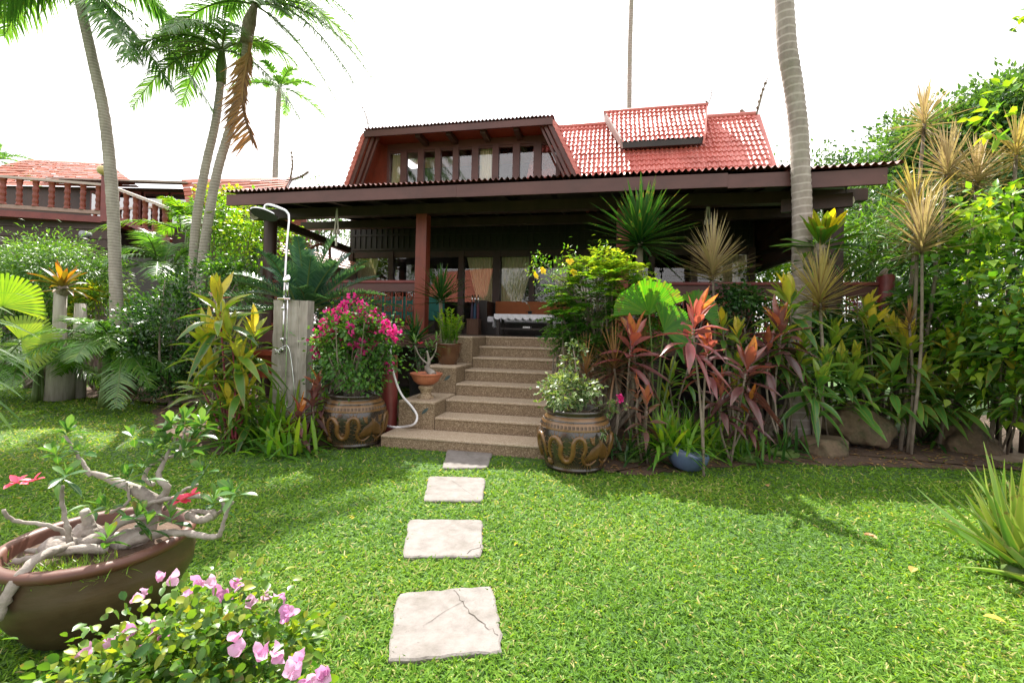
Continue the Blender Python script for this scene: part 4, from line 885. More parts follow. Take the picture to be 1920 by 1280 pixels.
# ================================================================ POTS
def jar_profile(): return [(.255, 0), (.285, .012), (.287, .03), (.275, .045), (.30, .10), (.335, .20), (.350, .29), (.345, .36), (.335, .395), (.322, .44), (.300, .475), (.272, .505), (.265, .52), (.285, .535), (.292, .55), (.285, .563), (.268, .566), (.250, .555), (.245, .50), (.22, .42)]
def jr(z): p = np.array(jar_profile()[:16]); return np.interp(z, p[:, 1], p[:, 0])
def dragon_jar(loc, label, rz):
    t = thing('dragon_jar', label, 'jar', loc, 'glazed dragon jars flanking the stairs', rz)
    mb = MB(); lathe(mb, jar_profile(), 64); mb.build('body', 'jarglaze', t, True)
    mb = MB(); lathe(mb, [(jr(z) + (.004 if .395 < z < .46 else .0), z) for z in np.linspace(.392, .463, 7)], 64); mb.build('band', 'ochre', t, True)
    mb = MB(); lathe(mb, [(jr(z) + (.003 if .478 < z < .505 else -.001), z) for z in np.linspace(.476, .508, 6)], 64); mb.build('band', 'ochre', t, True)
    for z, r in ((.392, .005), (.465, .005), (.052, .005)):
        mb = MB(); a = np.linspace(0, 2 * math.pi, 90)
        for k in range(0, 90): ball(mb, ((jr(z) + .002) * math.cos(a[k]), (jr(z) + .002) * math.sin(a[k]), z), r, 4)
        mb.build('bead_ring', 'gold', t)
    mb = MB()  # key-fret squares
    def onjar(u, z, e=.004): return ((jr(z) + e) * math.cos(u), (jr(z) + e) * math.sin(u), z)
    for k in range(56):
        u = k / 56 * 6.2832; s = .036; z0_, z1_ = .413, .440
        P = [(u - s, z0_), (u + s * .8, z0_), (u + s * .8, z1_), (u - s * .6, z1_), (u - s * .6, .421), (u + s * .35, .421), (u + s * .35, .433), (u - s * .1, .433)]
        tube(mb, [onjar(*q, .0055) for q in P], .0022, 4, 1)
    mb.build('key_fret', 'jarglaze', t)
    mb = MB()
    for c in (0, 1.57, 3.1416, 4.712):
        sx = 1 if c in (0, 3.1416) else -1
        def f(u, z, e=.002): return onjar(c + sx * u * .72, z, e)
        body = [(-.95, .13), (-.98, .22), (-.85, .31), (-.62, .33), (-.45, .27), (-.48, .18), (-.34, .12), (-.12, .13), (0., .20), (.02, .29), (.18, .34), (.38, .32), (.46, .24), (.38, .16), (.5, .10), (.75, .09), (1., .13)]
        sm = smoothpath([(u, z, 0) for u, z in body], 5)
        tube(mb, [f(u, z) for u, z, _ in sm], [.012, .024, .026, .024, .022, .018, .008], 7, 1)
        tg = np.gradient(sm, axis=0)
        for i in range(3, len(sm) - 4, 2):
            g = tg[i] / max(1e-6, math.hypot(tg[i][0] * .3, tg[i][1])); nx_, nz_ = -g[1] / .3, g[0] * .3
            for q in (1, -1):
                a_, b_ = sm[i][:2], (sm[i][0] + q * nx_ * .058, sm[i][1] + q * nz_ * .058)
                tube(mb, [f(a_[0], a_[1]), f(*b_, .001)], [.007, .0015], 4, 1)
        for i in range(9):   # flame tail
            u0 = .45 + .07 * i; tube(mb, [f(u0, .11 + .004 * i), f(u0 + .10, .17 + .012 * i), f(u0 + .26 - .01 * i, .24 + .012 * i, .001)], [.008, .007, .002], 5, 3)
        for i in range(4):   # cloud
            tube(mb, [f(.62 + .02 * i, .345 - .014 * i), f(.74 + .02 * i, .335 - .018 * i), f(.84 - .02 * i, .355 - .016 * i, .001)], [.010, .009, .002], 5, 3)
        tube(mb, [f(-1., .12), f(-1.08, .09), f(-.98, .07)], [.014, .03, .018], 6, 3); 
    mb.build('dragon_relief', 'gold', t, True)
    mb = MB(); disc(mb, .247, .50); mb.build('earth', 'soil', t)
    return t
JL = at(665, 800, 5.12); JL[2] = 0; JR = at(1077, 840, 4.44); JR[2] = 0
dragon_jar(JL, 'black and gold dragon jar left of the stairs beneath the magenta bougainvillea', -1.45)
dragon_jar(JR, 'black and gold dragon jar right of the stairs holding the variegated shrub', -1.75)

def bougainvillea(name, label, base, c, r, nl, L, W, m, fm, centers, npet, pl, ps, stem_pts=None, tint=(.45, .2), spread=.24):
    t, cl, cc = bush(name, label, 'bougainvillea', base, c, r, nl, L, W, m, 'oval', None, .75, tint, spread, .012, 16, 4 if nl == 4201 else 2, .2)
    mb = MB()
    for p in centers:
        q = np.asarray(p) - np.asarray(base)
        for _ in range(npet):
            o = q + rng.normal(size=3) * ps; ax = nrm(rng.normal(size=3) + [0, -.5, .5])
            D, S, u = ring_dirs(3, .7, .8, .15); D = tilt(D, ax); S = tilt(S, ax)
            leaves(mb, np.tile(o, (3, 1)), D, pl, pl * .85, rng.uniform(.1, .9), -.1, 5, 'oval', .5, S, .3, .12)
    mb.build('blossoms', fm, t)
    if stem_pts:
        mb = MB()
        for sp_, rr in stem_pts: tube(mb, [np.asarray(q) - np.asarray(base) for q in sp_], rr, 8, 4)
        mb.build('trunk', 'bark', t, True)
    return t
jb = JL + [0, 0, .5]
bc = [at(px_, py_, 5.1 + rng.uniform(-.3, .25)) for px_, py_ in [(660, 565), (675, 572), (640, 580), (625, 590), (655, 590), (680, 585), (690, 600), (610, 610), (600, 630), (625, 625), (640, 635), (655, 615), (700, 590), (712, 600), (705, 618), (725, 605), (735, 620), (690, 630), (670, 645), (685, 655), (720, 625), (738, 632), (632, 600), (665, 600), (700, 645), (607, 622), (648, 572), (595, 633), (728, 688), (592, 665)]]
bougainvillea('bougainvillea', 'magenta flowering bougainvillea growing in the left dragon jar', jb, at(665, 662, 5.1), (.40, .36, .50), 4000, .052, .036, 'lf_green', 'fl_magenta', bc, 12, .036, .035,
              [([jb, jb + [-.02, 0, .2], jb + [.03, .02, .5], jb + [-.05, .0, .8]], [.03, .022, .012]), ([jb + [.02, .02, 0], jb + [.05, 0, .3], jb + [.2, .05, .6]], [.02, .014, .008])])
jb = JR + [0, 0, .5]
t, cl, cc = bush('variegated_shrub', 'cream-edged variegated shrub spilling from the right dragon jar', 'shrub', jb, at(1062, 738, 4.42), (.32, .24, .19), 1200, .052, .036, 'lf_varieg', 'oval', None, .8, (.5, .25), .24, .008, 14)
mb = MB(); pts_ = [at(1095, 775, 4.4), at(1125, 760, 4.3), at(1165, 748, 4.25)]
tube(mb, [q - jb for q in pts_], .004, 5); tube(mb, [at(1115, 770, 4.3) - jb, at(1130, 800, 4.2) - jb, at(1140, 815, 4.15) - jb], .004, 5); tube(mb, [at(1085, 770, 4.4) - jb, at(1090, 740, 4.4) - jb, at(1082, 700, 4.5) - jb, at(1075, 655, 4.7) - jb], .006, 5); mb.build('branch', 'bark', t, True)
mb = MB(); crown(mb, at(1140, 765, 4.28) - jb, (.16, .06, .06), 60, .05, .035, 8, .3, .8, 'oval'); crown(mb, at(1138, 812, 4.15) - jb, .04, 14, .05, .035, 3, .3, .8, 'oval'); crown(mb, at(1075, 675, 4.65) - jb, (.12, .1, .18), 160, .045, .03, 14, .3, .8, 'oval'); mb.build('leaves', 'lf_varieg', t)
mb = MB(); 
for _ in range(14):
    D, S, u = ring_dirs(3, .6, .8); leaves(mb, np.tile(at(1163, 747, 4.24) - jb + rng.normal(size=3) * .014, (3, 1)), tilt(D, nrm(rng.normal(size=3))), .03, .028, .4, 0, 2, 'oval', .4)
mb.build('flower', 'fl_magenta', t)

# terracotta bowl on its pedestal, with a young adenium
pp = hw(-.53, -2.03, .445); bw = thing('planter_bowl', 'fluted terracotta bowl on a stone pedestal, on the lowest stair block', 'planter', pp)
mb = MB(); lathe(mb, [(.10, 0), (.105, .02), (.075, .04), (.06, .07), (.075, .10), (.095, .125), (.095, .145), (.07, .16), (.05, .165)], 28); mb.build('pedestal', 'pebble', bw, True)
mb = MB(); lathe(mb, [(.05, .165), (.10, .175), (.15, .215), (.175, .265), (.185, .285), (.195, .287), (.198, .31), (.185, .312), (.175, .29), (.10, .25)], 96, flute=(36, .018)); mb.build('bowl', 'terracotta', bw, True); mb = MB(); disc(mb, .172, .285); mb.build('earth', 'soil', bw)
ay = thing('adenium', 'young pale-stemmed desert rose in the terracotta bowl', 'desert rose', pp + [.02, 0, .285])
mb = MB(); tube(mb, [(.07, -.02, .0), (.04, 0, .03), (-.01, 0, .08), (.01, 0, .17), (-.02, 0, .3)], [.05, .045, .032, .02, .012], 10, 4); tube(mb, [(.0, 0, .13), (-.1, 0, .22), (-.17, 0, .36)], [.014, .009, .007], 7); tube(mb, [(.01, 0, .16), (.08, .02, .28), (.1, 0, .40)], [.014, .009, .007], 7); mb.build('trunk', 'adbark', ay, True)
mb = MB()
for p in ((-.02, 0, .31), (-.17, 0, .37), (.1, 0, .41), (.05, 0, .33)): rosette(mb, p, 10, .13, .034, .1, 1.2, .3, 'paddle', 3, .3)
mb.build('leaves', 'lf_adenium', ay); mb = MB(); D, S, u = ring_dirs(6, .5, .6); leaves(mb, np.tile([-.10, -.02, .38], (6, 1)), D, .05, .035, .4, 0, 3, 'oval', .3, S); mb.build('flower', 'fl_red', ay)
# brown glazed pot with the ZZ plant
pz = hw(-.57, -1.12, .80); zp = thing('glazed_pot', 'round brown glazed pot on the middle stair block', 'pot', pz)
mb = MB(); lathe(mb, [(.12, 0), (.13, .01), (.17, .12), (.188, .22), (.19, .27), (.20, .285), (.20, .30), (.182, .302), (.172, .28), (.16, .2)], 40); mb.build('body', 'brownglaze', zp, True); mb = MB(); disc(mb, .175, .27); mb.build('earth', 'soil', zp)
zz = thing('zz_plant', 'glossy upright zz plant growing in the brown glazed pot', 'plant', pz + [0, 0, .27]); mb = MB(); sb = MB()
for k in range(17):
    az = rng.uniform(0, 6.28); el = rng.uniform(.75, 1.45); L = rng.uniform(.34, .52); d = np.array([math.cos(az) * math.cos(el), math.sin(az) * math.cos(el), math.sin(el)]); b0 = rng.normal(size=3) * [.06, .06, 0]
    tt = np.linspace(.2, 1, 11); P = b0 + d * L * tt[:, None]; sdir_ = nrm(np.cross(d, [.3, .2, 1.])); tube(sb, [b0, b0 + d * L], [.011, .005], 5, 1)
    for sg in (-1, 1): leaves(mb, P, nrm(d * .75 + sdir_ * sg * .8 + rng.normal(size=(11, 3)) * .12), .085, .034, np.clip(.35 + .4 * tt + rng.normal(0, .12, 11), 0, 1), .15, 3, 'oval', .3)
mb.build('leaves', 'lf_bright', zz); sb.build('stem', 'greenstem', zz)
# small dark pot behind the hose post
pb = hw(-.98, -1.0, .0); bp = thing('pot', 'tall matt black pot behind the red hose post', 'pot', pb); mb = MB(); lathe(mb, [(.15, 0), (.2, .3), (.22, .62), (.235, .64), (.21, .65), (.19, .6)], 28); mb.build('body', 'blackpot', bp, True)
bush('leafy_plant', 'small dark leafy plant in the tall black pot', 'plant', pb + [0, 0, .62], pb + [0, 0, .82], (.17, .17, .2), 200, .07, .032, 'lf_dark', 'lance')

# big clay pot in the left foreground with the old adenium
PC = np.array([-1.80, 2.02, 0.]); cp = thing('clay_pot', 'wide dark brown clay pot in the left foreground', 'pot', PC)
KZ = .93; mb = MB(); lathe(mb, [(.205, 0), (.235, .01), (.29, .10 * KZ), (.338, .20 * KZ), (.345, .27 * KZ), (.326, .33 * KZ), (.330, .345 * KZ)], 64, wob=.006); mb.build('body', 'potclay', cp, True)
mb = MB(); lathe(mb, [(.327, .333 - .022), (.343, .345 - .022), (.348, .357 - .022), (.346, .370 - .022), (.332, .379 - .022), (.308, .377 - .022), (.298, .365 - .022), (.285, .28)], 64); mb.build('rim', 'potrim', cp, True); mb = MB(); disc(mb, .297, .305); mb.build('earth', 'soil', cp)
ad = thing('adenium', 'old gnarled desert rose with spreading grey branches in the wide clay pot', 'desert rose', PC + [0, 0, .305]); ao = PC + [0, 0, .305]
AB = [([(-10, 1015, 2.0), (60, 1010, 1.98), (120, 1000, 1.95), (180, 985, 1.96), (232, 958, 2.02), (300, 940, 2.1)], [.022, .024, .026, .022, .018]),
      ([(255, 1000, 2.1), (280, 950, 2.13), (292, 925, 2.15), (262, 898, 2.15), (215, 880, 2.2), (165, 866, 2.2)], [.05, .036, .03, .022, .012]),
      ([(225, 1000, 2.0), (290, 985, 1.98), (345, 976, 1.95), (380, 985, 1.9), (405, 985, 1.9), (420, 965, 1.9), (424, 930, 1.9), (440, 915, 1.9)], [.02, .015, .012, .009, .006]),
      ([(270, 930, 2.1), (330, 911, 2.1), (405, 911, 2.05), (415, 928, 2.03), (395, 948, 2.02)], [.012, .010, .008, .008]),
      ([(350, 945, 2.0), (380, 958, 1.98), (398, 950, 1.98), (392, 938, 2.0), (360, 930, 2.05)], [.018, .018, .014, .01]),
      ([(140, 990, 1.95), (122, 965, 1.9), (108, 925, 1.9), (122, 885, 1.9)], [.012, .010, .008, .006]),
      ([(130, 990, 1.95), (80, 968, 1.9), (30, 950, 1.85), (6, 930, 1.82)], [.010, .008, .007]),
      ([(300, 935, 2.15), (335, 905, 2.15), (370, 880, 2.15)], [.010, .008, .006]), ([(288, 890, 2.2), (272, 870, 2.2), (285, 850, 2.2), (330, 830, 2.2), (345, 785, 2.2)], [.012, .010, .008, .006]),
      ([(165, 866, 2.2), (145, 835, 2.2), (122, 795, 2.2)], [.010, .008, .006]), ([(300, 925, 2.15), (318, 890, 2.15), (300, 866, 2.15), (310, 820, 2.2)], [.02, .016, .013, .008]),
      ([(165, 985, 2.0), (158, 960, 2.0), (160, 940, 2.0)], [.03, .024, .018]), ([(150, 990, 1.95), (60, 1030, 1.75), (20, 1090, 1.68), (0, 1130, 1.66)], [.014, .018, .02, .018]),
      ([(200, 1010, 1.95), (150, 1005, 1.9), (90, 1015, 1.86), (20, 1035, 1.8)], [.02, .02, .016, .012]), ([(210, 940, 2.1), (235, 915, 2.1), (250, 880, 2.15)], [.008, .007, .005])]
mb = MB()
for pth, r in AB:
    q_ = smoothpath([q - ao + rng.normal(size=3) * .008 for q in wpath(pth, 22)], 6); rr_ = np.interp(np.linspace(0, 1, len(q_)), np.linspace(0, 1, len(r)), r) * (1 + rng.normal(0, .07, len(q_)) + .14 * np.maximum(0, np.sin(np.arange(len(q_)) * 1.9)) ** 4)
    tube(mb, q_ + rng.normal(size=q_.shape) * .0016, rr_ * .92, 10, 1)
for _ in range(5):
    ball(mb, (rng.normal() * .10, rng.normal() * .08, .0), (.07, .06, .06), 8, .1, _)
mb.build('trunk', 'adbark', ad, True); mb = MB()
WH = [(125, 800, 2.2), (150, 835, 2.2), (105, 840, 2.2), (250, 808, 2.2), (300, 800, 2.2), (345, 778, 2.2), (378, 785, 2.15), (345, 830, 2.15), (268, 862, 2.15), (240, 885, 2.1), (200, 938, 2.0), (255, 958, 1.95), (380, 872, 2.1), (440, 912, 1.9), (320, 962, 1.95), (275, 975, 1.95), (122, 880, 1.9), (310, 822, 2.2), (290, 830, 2.2), (200, 1000, 1.85), (365, 800, 2.2), (400, 930, 2.0), (320, 785, 2.25)]
for w in WH: rosette(mb, at(w[0], w[1] + 12, w[2]) - ao, rng.integers(8, 12), .095, .031, -.1, 1.25, .25, 'paddle', 5, .3, (rng.normal() * .4, rng.normal() * .4, 1), .03, .2, .8, .2)
for _ in range(16): q = at(rng.uniform(60, 400), rng.uniform(860, 990), rng.uniform(1.9, 2.2)) - ao; leaves(mb, [q], [rng.normal(size=3)], .09, .03, rng.uniform(.2, .9), .2, 3, 'paddle', .3)
mb.build('leaves', 'lf_adenium', ad)
for cx_, cy_, dd in ((30, 905, 1.86), (62, 902, 1.86), (358, 930, 1.98), (340, 938, 1.98)):
    mb = MB(); D, S, u = ring_dirs(6, .25, .5, .2); leaves(mb, np.tile(at(cx_, cy_, dd) - ao, (6, 1)), tilt(D, (rng.normal() * .5, -.4, 1)), .045, .03, .45, .1, 3, 'oval', .3); mb.build('flower', 'fl_red', ad)
mb = MB(); q = np.array([.0, -.2, .0]); P = q + rng.normal(size=(400, 3)) * [.12, .05, .0]; leaves(mb, P, rng.normal(size=(400, 3)) * .6 + [0, 0, .8], .06, .004, .7, .2, 2, 'blade', 0)
o = mb.build('moss_fern', 'lf_bright'); o.location = tuple(ao); tag(o, 'feathery green weed sprouting in the wide clay pot', 'weed')

# pink bougainvillea at the bottom edge
bb = np.array([-.98, 1.40, 0.])
bc = [at(a, b, d) for a, b, d in [(268, 1098, 1.5), (312, 1096, 1.5), (375, 1098, 1.5), (398, 1103, 1.48), (442, 1094, 1.5), (430, 1122, 1.45), (487, 1130, 1.45), (532, 1122, 1.42), (541, 1152, 1.4), (205, 1222, 1.3), (258, 1192, 1.35), (448, 1212, 1.25), (478, 1224, 1.25), (520, 1232, 1.25), (558, 1246, 1.25), (575, 1258, 1.25), (600, 1266, 1.22), (350, 1120, 1.42), (182, 1235, 1.3), (290, 1185, 1.35), (560, 1262, 1.2)]]
bougainvillea('bougainvillea', 'pink bougainvillea bush at the bottom left edge of the lawn', bb, (-.98, 1.36, .17), (.42, .27, .25), 4201, .037, .024, 'lf_fgbush', 'fl_pink', bc, 2, .034, .016, None, (.42, .22), .26)

# hose post, tap and hose
hp = hw(-.94, -2.18); po = thing('hose_post', 'short dark red log post beside the stairs', 'post', hp); mb = MB(); tube(mb, [(0, 0, 0), (.01, 0, .3), (-.005, 0, .7), (0, 0, .97)], [.095, .09, .10, .088], 16, 3); mb.build('log', 'redpaint', po, True); mb = MB(); box(mb, -.12, -.03, -.06, .06, .985, 1.02); mb.build('top_block', 'driftwood', po)
tp = thing('garden_tap', 'brass garden tap on the side of the red post', 'tap', hp + [-.08, -.08, .92]); mb = MB(); tube(mb, [(.04, .04, 0), (0, -.03, 0), (0, -.05, -.05)], .014, 8); tube(mb, [(-.03, 0, .03), (.03, 0, .03)], .007, 6, 1); mb.build('body', 'brass', tp, True)
hs = thing('garden_hose', 'white hose looping from the red post onto the bottom stair slab', 'hose', hp + [0, 0, .12]); ho_ = hp + [0, 0, .12]; dh = float(hp[1])
hpath = [(733, 648, dh - .14), (732, 662, dh - .16), (738, 700, dh - .17), (752, 738, dh - .19), (772, 762, dh - .25), (782, 780, dh - .28), (776, 795, dh - .32)]
hpw = [q - ho_ for q in wpath(hpath)] + [gnd(755, 800, .135) - ho_, gnd(735, 800, .135) - ho_, gnd(722, 797, .12) - ho_]
mb = MB(); tube(mb, hpw, .0135, 10, 6); mb.build('tube', 'hose', hs, True); mb = MB(); tube(mb, [hpw[0], hpw[0] + [-.03, 0, .03]], .02, 10, 1); tube(mb, [hpw[-1], hpw[-1] + [-.05, 0, 0]], .018, 8, 1); mb.build('coupling', 'chrome', hs, True)

# shower: weathered plank with chrome pipework
so = at(548, 700, 5.4); so[2] = 0; sh = thing('garden_shower', 'chrome rain shower mounted on a thick weathered grey wooden slab', 'shower', so, rz=-.12)
mb = MB(); nz = 24
for x0, x1, mm in ((-.215, .11, 0), (.115, .215, 1)):
    rows = []
    for k in range(nz):
        z = 1.60 * k / (nz - 1); j = lambda: rng.normal() * .004
        rows += [(x0 + j(), -.07 + j(), z), ((x0 + x1) / 2, -.072 + j(), z), (x1 + j() * .5, -.07 + j(), z), (x1, .07, z), (x0 + j(), .07, z)]
    idx = np.arange(nz * 5).reshape(nz, 5); q = np.stack([idx[:-1], np.roll(idx, -1, 1)[:-1], np.roll(idx, -1, 1)[1:], idx[1:]], -1).reshape(-1, 4)
    mb.add(rows, q, [(idx[-1][0], idx[-1][1], idx[-1][2]), (idx[-1][0], idx[-1][2], idx[-1][3]), (idx[-1][0], idx[-1][3], idx[-1][4])])
mb.build('wooden_slab', 'driftwood', sh)
mb = MB(); tube(mb, [(-.06, -.10, 1.0), (-.06, -.10, 1.64)], .011, 10, 1); tube(mb, [(-.06, -.10, 1.62), (-.045, -.10, 2.2), (-.025, -.10, 2.54), (-.05, -.11, 2.63), (-.12, -.13, 2.67), (-.22, -.17, 2.70), (-.265, -.19, 2.685), (-.275, -.19, 2.62)], .0135, 12, 6); mb.build('riser_pipe', 'chrome', sh, True)
hd = MB(); lathe(hd, [(.001, .03), (.03, .028), (.12, .012), (.148, 0), (.146, -.014)], 40); o = hd.build('shower_head', 'chrome', sh, True); o.location = (-.275, -.19, 2.59); o.rotation_euler = (-.30, .08, 0)
hd = MB(); lathe(hd, [(.001, -.0145), (.138, -.0145), (.146, -.013)], 40); f_ = hd.build('spray_face', 'grey_plastic', o)
mb = MB()
for r in np.linspace(.02, .12, 5):
    for k in range(int(r * 160)): a = k / int(r * 160) * 6.283; ball(mb, (r * math.cos(a), r * math.sin(a), -.016), .003, 4)
mb.build('nozzle', 'blackpot', o)
mb = MB(); box(mb, -.13, .03, -.13, -.06, 1.60, 1.625); mb.build('mixer_shelf', 'chrome', sh, bevel=.006)
mb = MB(); tube(mb, [(0., -.125, 1.64), (-.005, -.13, 1.80)], [.016, .013], 10, 1); mb.build('hand_shower_handle', 'chrome', sh, True)
hd = MB(); lathe(hd, [(.001, .022), (.03, .02), (.05, .006), (.05, -.004)], 24); o = hd.build('hand_shower', 'chrome', sh, True); o.location = (-.01, -.14, 1.845); o.rotation_euler = (1.15, -.5, 0); hd = MB(); disc(hd, .045, -.0045, 24); hd.build('spray_face', 'grey_plastic', o)
for z, s in ((1.14, .02), (1.02, .024), (1.50, .018)): mb = MB(); tube(mb, [(-.06, -.07, z), (-.06, -.13, z)], s, 12, 1); mb.build('valve', 'chrome', sh, True)
mb = MB()
for a in (.78, 2.36): tube(mb, [(-.10 + .045 * math.cos(a), -.14, 1.0 + .045 * math.sin(a)), (-.10 - .045 * math.cos(a), -.14, 1.0 - .045 * math.sin(a))], .008, 8, 1)
tube(mb, [(-.10, -.07, 1.0), (-.10, -.145, 1.0)], .016, 10, 1); mb.build('cross_handle', 'chrome', sh, True)
mb = MB(); tube(mb, [(-.05, -.13, 1.04), (.02, -.13, 1.06), (.06, -.12, .9), (.11, -.12, .5), (.06, -.12, .36), (.0, -.12, .42), (.0, -.12, .9), (.0, -.125, 1.6)], .008, 8, 6); mb.build('shower_hose', 'chrome', sh, True)

# ================================================================ PALMS
def palm_trunk(name, label, path, r, m='palmtrunk', cat='palm tree', group=None, ground=True):
    w = np.array(wpath(path))
    if ground: w = np.concatenate([[[w[0][0] + (w[0][0] - w[1][0]) * .2, w[0][1], 0]], w])
    base = w[0].copy(); t = thing(name, label, cat, base, group)
    mb = MB(); p = smoothpath(w - base, 14); rr = np.interp(np.linspace(0, 1, len(p)), np.linspace(0, 1, len(r)), r) * (.88 if m == 'cocotrunk' else .74)
    rr = rr * (1 + .035 * np.sin(np.linspace(0, len(p) * .5, len(p)) * 6.283) + rng.normal(0, .012, len(p)))
    tube(mb, p, rr, 18, 1); mb.build('trunk', m, t, True); return t, base, w[-1] - base
def crown_fronds(t, top, specs, L, npair=46, ll=.5, lw=.03, m='lf_palm', name='frond', stemm='greenstem', **kw):
    for (az, el, ln, dr) in specs:
        fm = MB(); sm_ = MB(); frond(fm, top, rad(az), rad(el), L * ln, npair, ll, lw, dr, stem=sm_, tint=rng.uniform(.3, .6), **kw)
        f = fm.build(name, m, t); sm_.build('rachis', stemm, f)
# left palm
t, b0, top = palm_trunk('palm_tree', 'curving grey palm trunk alone at the left, its crown above the picture edge', [(219, 610, 8.4), (216, 500, 8.4), (210, 360, 8.4), (196, 220, 8.3), (172, 105, 8.2), (151, 10, 8.1), (146, -28, 8.1)], [.16, .145, .13, .13, .12, .11, .10, .09], group='slender palms')
crown_fronds(t, top, [(182, 22, 1.15, .85), (195, -5, .95, .75), (165, 40, 1.1, .9), (0, -25, .85, .55), (10, -8, 1., .75), (340, -30, .8, .4), (60, 50, 1, .7), (120, 55, 1, .7), (250, 45, 1, .7), (290, 55, 1, .7), (30, 65, 1, .6), (215, 10, 1.0, .8)], 2.3, 64, .58, .046, vee=.15, hang=.65)
# twin palms
GA = [(352, -5, .9, .75), (182, 12, .9, .9), (150, 25, .9, .85), (210, 30, .95, .9), (235, 5, .8, .8), (270, 35, .9, .9), (310, 40, .9, .8), (20, 45, 1, .7), (60, 60, 1, .6), (100, 55, 1, .6), (165, 48, 1.05, .8), (195, 58, 1.0, .8)]
t, b0, top = palm_trunk('palm_tree', 'left stem of the twin palms with a full green crown', [(362, 540, 8.7), (364, 470, 8.7), (370, 400, 8.7), (386, 310, 8.65), (404, 230, 8.6), (414, 150, 8.6), (416, 95, 8.6)], [.125, .12, .11, .105, .10, .095, .085, .07], group='slender palms')
crown_fronds(t, top, GA, 1.85, 56, .46, .034, vee=.15, hang=.5)
mb = MB(); tube(mb, [top + [.0, 0, -.62], top + [.0, 0, -.3], top], [.085, .095, .05], 12, 3); mb.build('crownshaft', 'greenstem', t, True)
t, b0, top = palm_trunk('palm_tree', 'right leaning stem of the twin palms, a dry frond hanging from it', [(377, 555, 8.5), (382, 480, 8.5), (391, 410, 8.5), (408, 320, 8.5), (434, 230, 8.45), (452, 150, 8.4), (465, 70, 8.4), (478, 10, 8.4)], [.125, .125, .12, .11, .105, .10, .095, .085, .07], group='slender palms')
crown_fronds(t, top, [(0, 15, 1.15, .9), (345, 0, 1.0, .8), (330, 25, 1.1, .9), (20, 35, 1.1, .8), (10, -25, .8, .6), (180, 20, .9, .8), (200, 40, 1., .8), (270, 30, 1., .8), (300, 10, .95, .75), (90, 60, 1, .6), (140, 50, 1, .6), (240, 55, 1, .7), (358, 40, 1.2, .8), (340, 52, 1.1, .75)], 2.15, 58, .50, .034, vee=.15, hang=.5)
mb = MB(); tube(mb, [top + [-.12, -.05, -.75], top + [-.06, -.05, -.35], top], [.10, .11, .05], 12, 3); mb.build('crownshaft', 'bark', t, True)
df = MB(); st_ = MB(); rr = np.array(wpath([(470, 82, 8.25), (463, 120, 8.2), (455, 170, 8.2), (458, 215, 8.2), (475, 262, 8.2)])) - b0
rp = smoothpath(rr, 8); tube(st_, rp, [.03, .02, .006], 6, 1)
T_ = nrm(np.gradient(rp, axis=0))
for sg, dn in ((-1, .75), (1, .35)):
    k = np.repeat(np.arange(3, len(rp) - 1), 2); n_ = len(k); P = rp[k] + T_[k] * rng.uniform(0, .02, (n_, 1))
    D = nrm(np.array([sg * dn, -.1, -.75]) + rng.normal(size=(n_, 3)) * .10)
    leaves(df, P, D, (.50 if sg < 0 else .26) * rng.uniform(.8, 1.1, n_), .05, np.clip(.6 - .5 * k / len(rp) + rng.normal(0, .1, n_) - .25 * (sg > 0), 0, 1), .15, 3, 'blade', .4, side=np.cross(D, [0, 1., 0.]))
o = df.build('dry_frond', 'lf_dry', t); st_.build('rachis', 'lf_dry', o)
# coconut palms
t, b0, top = palm_trunk('coconut_palm', 'thick ringed coconut trunk standing before the right end of the house', [(1500, 640, 5.8), (1503, 520, 5.8), (1504, 400, 5.8), (1501, 320, 5.8), (1497, 240, 5.8), (1488, 165, 5.75), (1476, 90, 5.7), (1470, 0, 5.7), (1462, -140, 5.7), (1450, -400, 5.6), (1445, -760, 5.5)], [.15, .14, .13, .128, .125, .122, .128, .125, .118, .11, .10], 'cocotrunk', group='coconut palms')
crown_fronds(t, top, [(a, e, 1, .8) for a, e in zip(range(0, 360, 30), [20, 50, 10, 45, 25, 55] * 2)], 3.2, 40, .7, .05)
t, b0, top = palm_trunk('coconut_palm', 'tall thin bare trunk rising behind the raised roof', [(1180, 330, 18), (1180, 205, 18), (1181, 100, 18), (1184, 0, 18), (1187, -120, 18), (1190, -330, 18)], [.14, .11, .105, .10, .1, .09], 'cocotrunk', group='coconut palms')
crown_fronds(t, top, [(a, e, 1, .7) for a, e in zip(range(0, 360, 40), [25, 55, 10] * 3)], 3.4, 30, .7, .06)
t, b0, top = palm_trunk('coconut_palm', 'distant slim coconut palm behind the twin palms', [(515, 360, 20), (518, 280, 20), (522, 190, 20), (524, 165, 20)], [.2, .14, .12, .12, .1], 'cocotrunk', group='coconut palms')
crown_fronds(t, top, [(a, e, 1, .55) for a, e in zip(range(0, 360, 36), [35, 10, 60, 20, 50] * 2)], 2.0, 30, .5, .07)
t, b0, top = palm_trunk('coconut_palm', 'distant coconut crown at the left edge above the orange-red roof', [(-15, 345, 22), (-10, 300, 22)], [.2, .16, .14], 'cocotrunk', group='coconut palms')
crown_fronds(t, top, [(a, e, 1, .55) for a, e in zip(range(0, 360, 40), [15, 40, 5, 55, 25, 45, 10, 30, 50])], 2.0, 30, .55, .07)

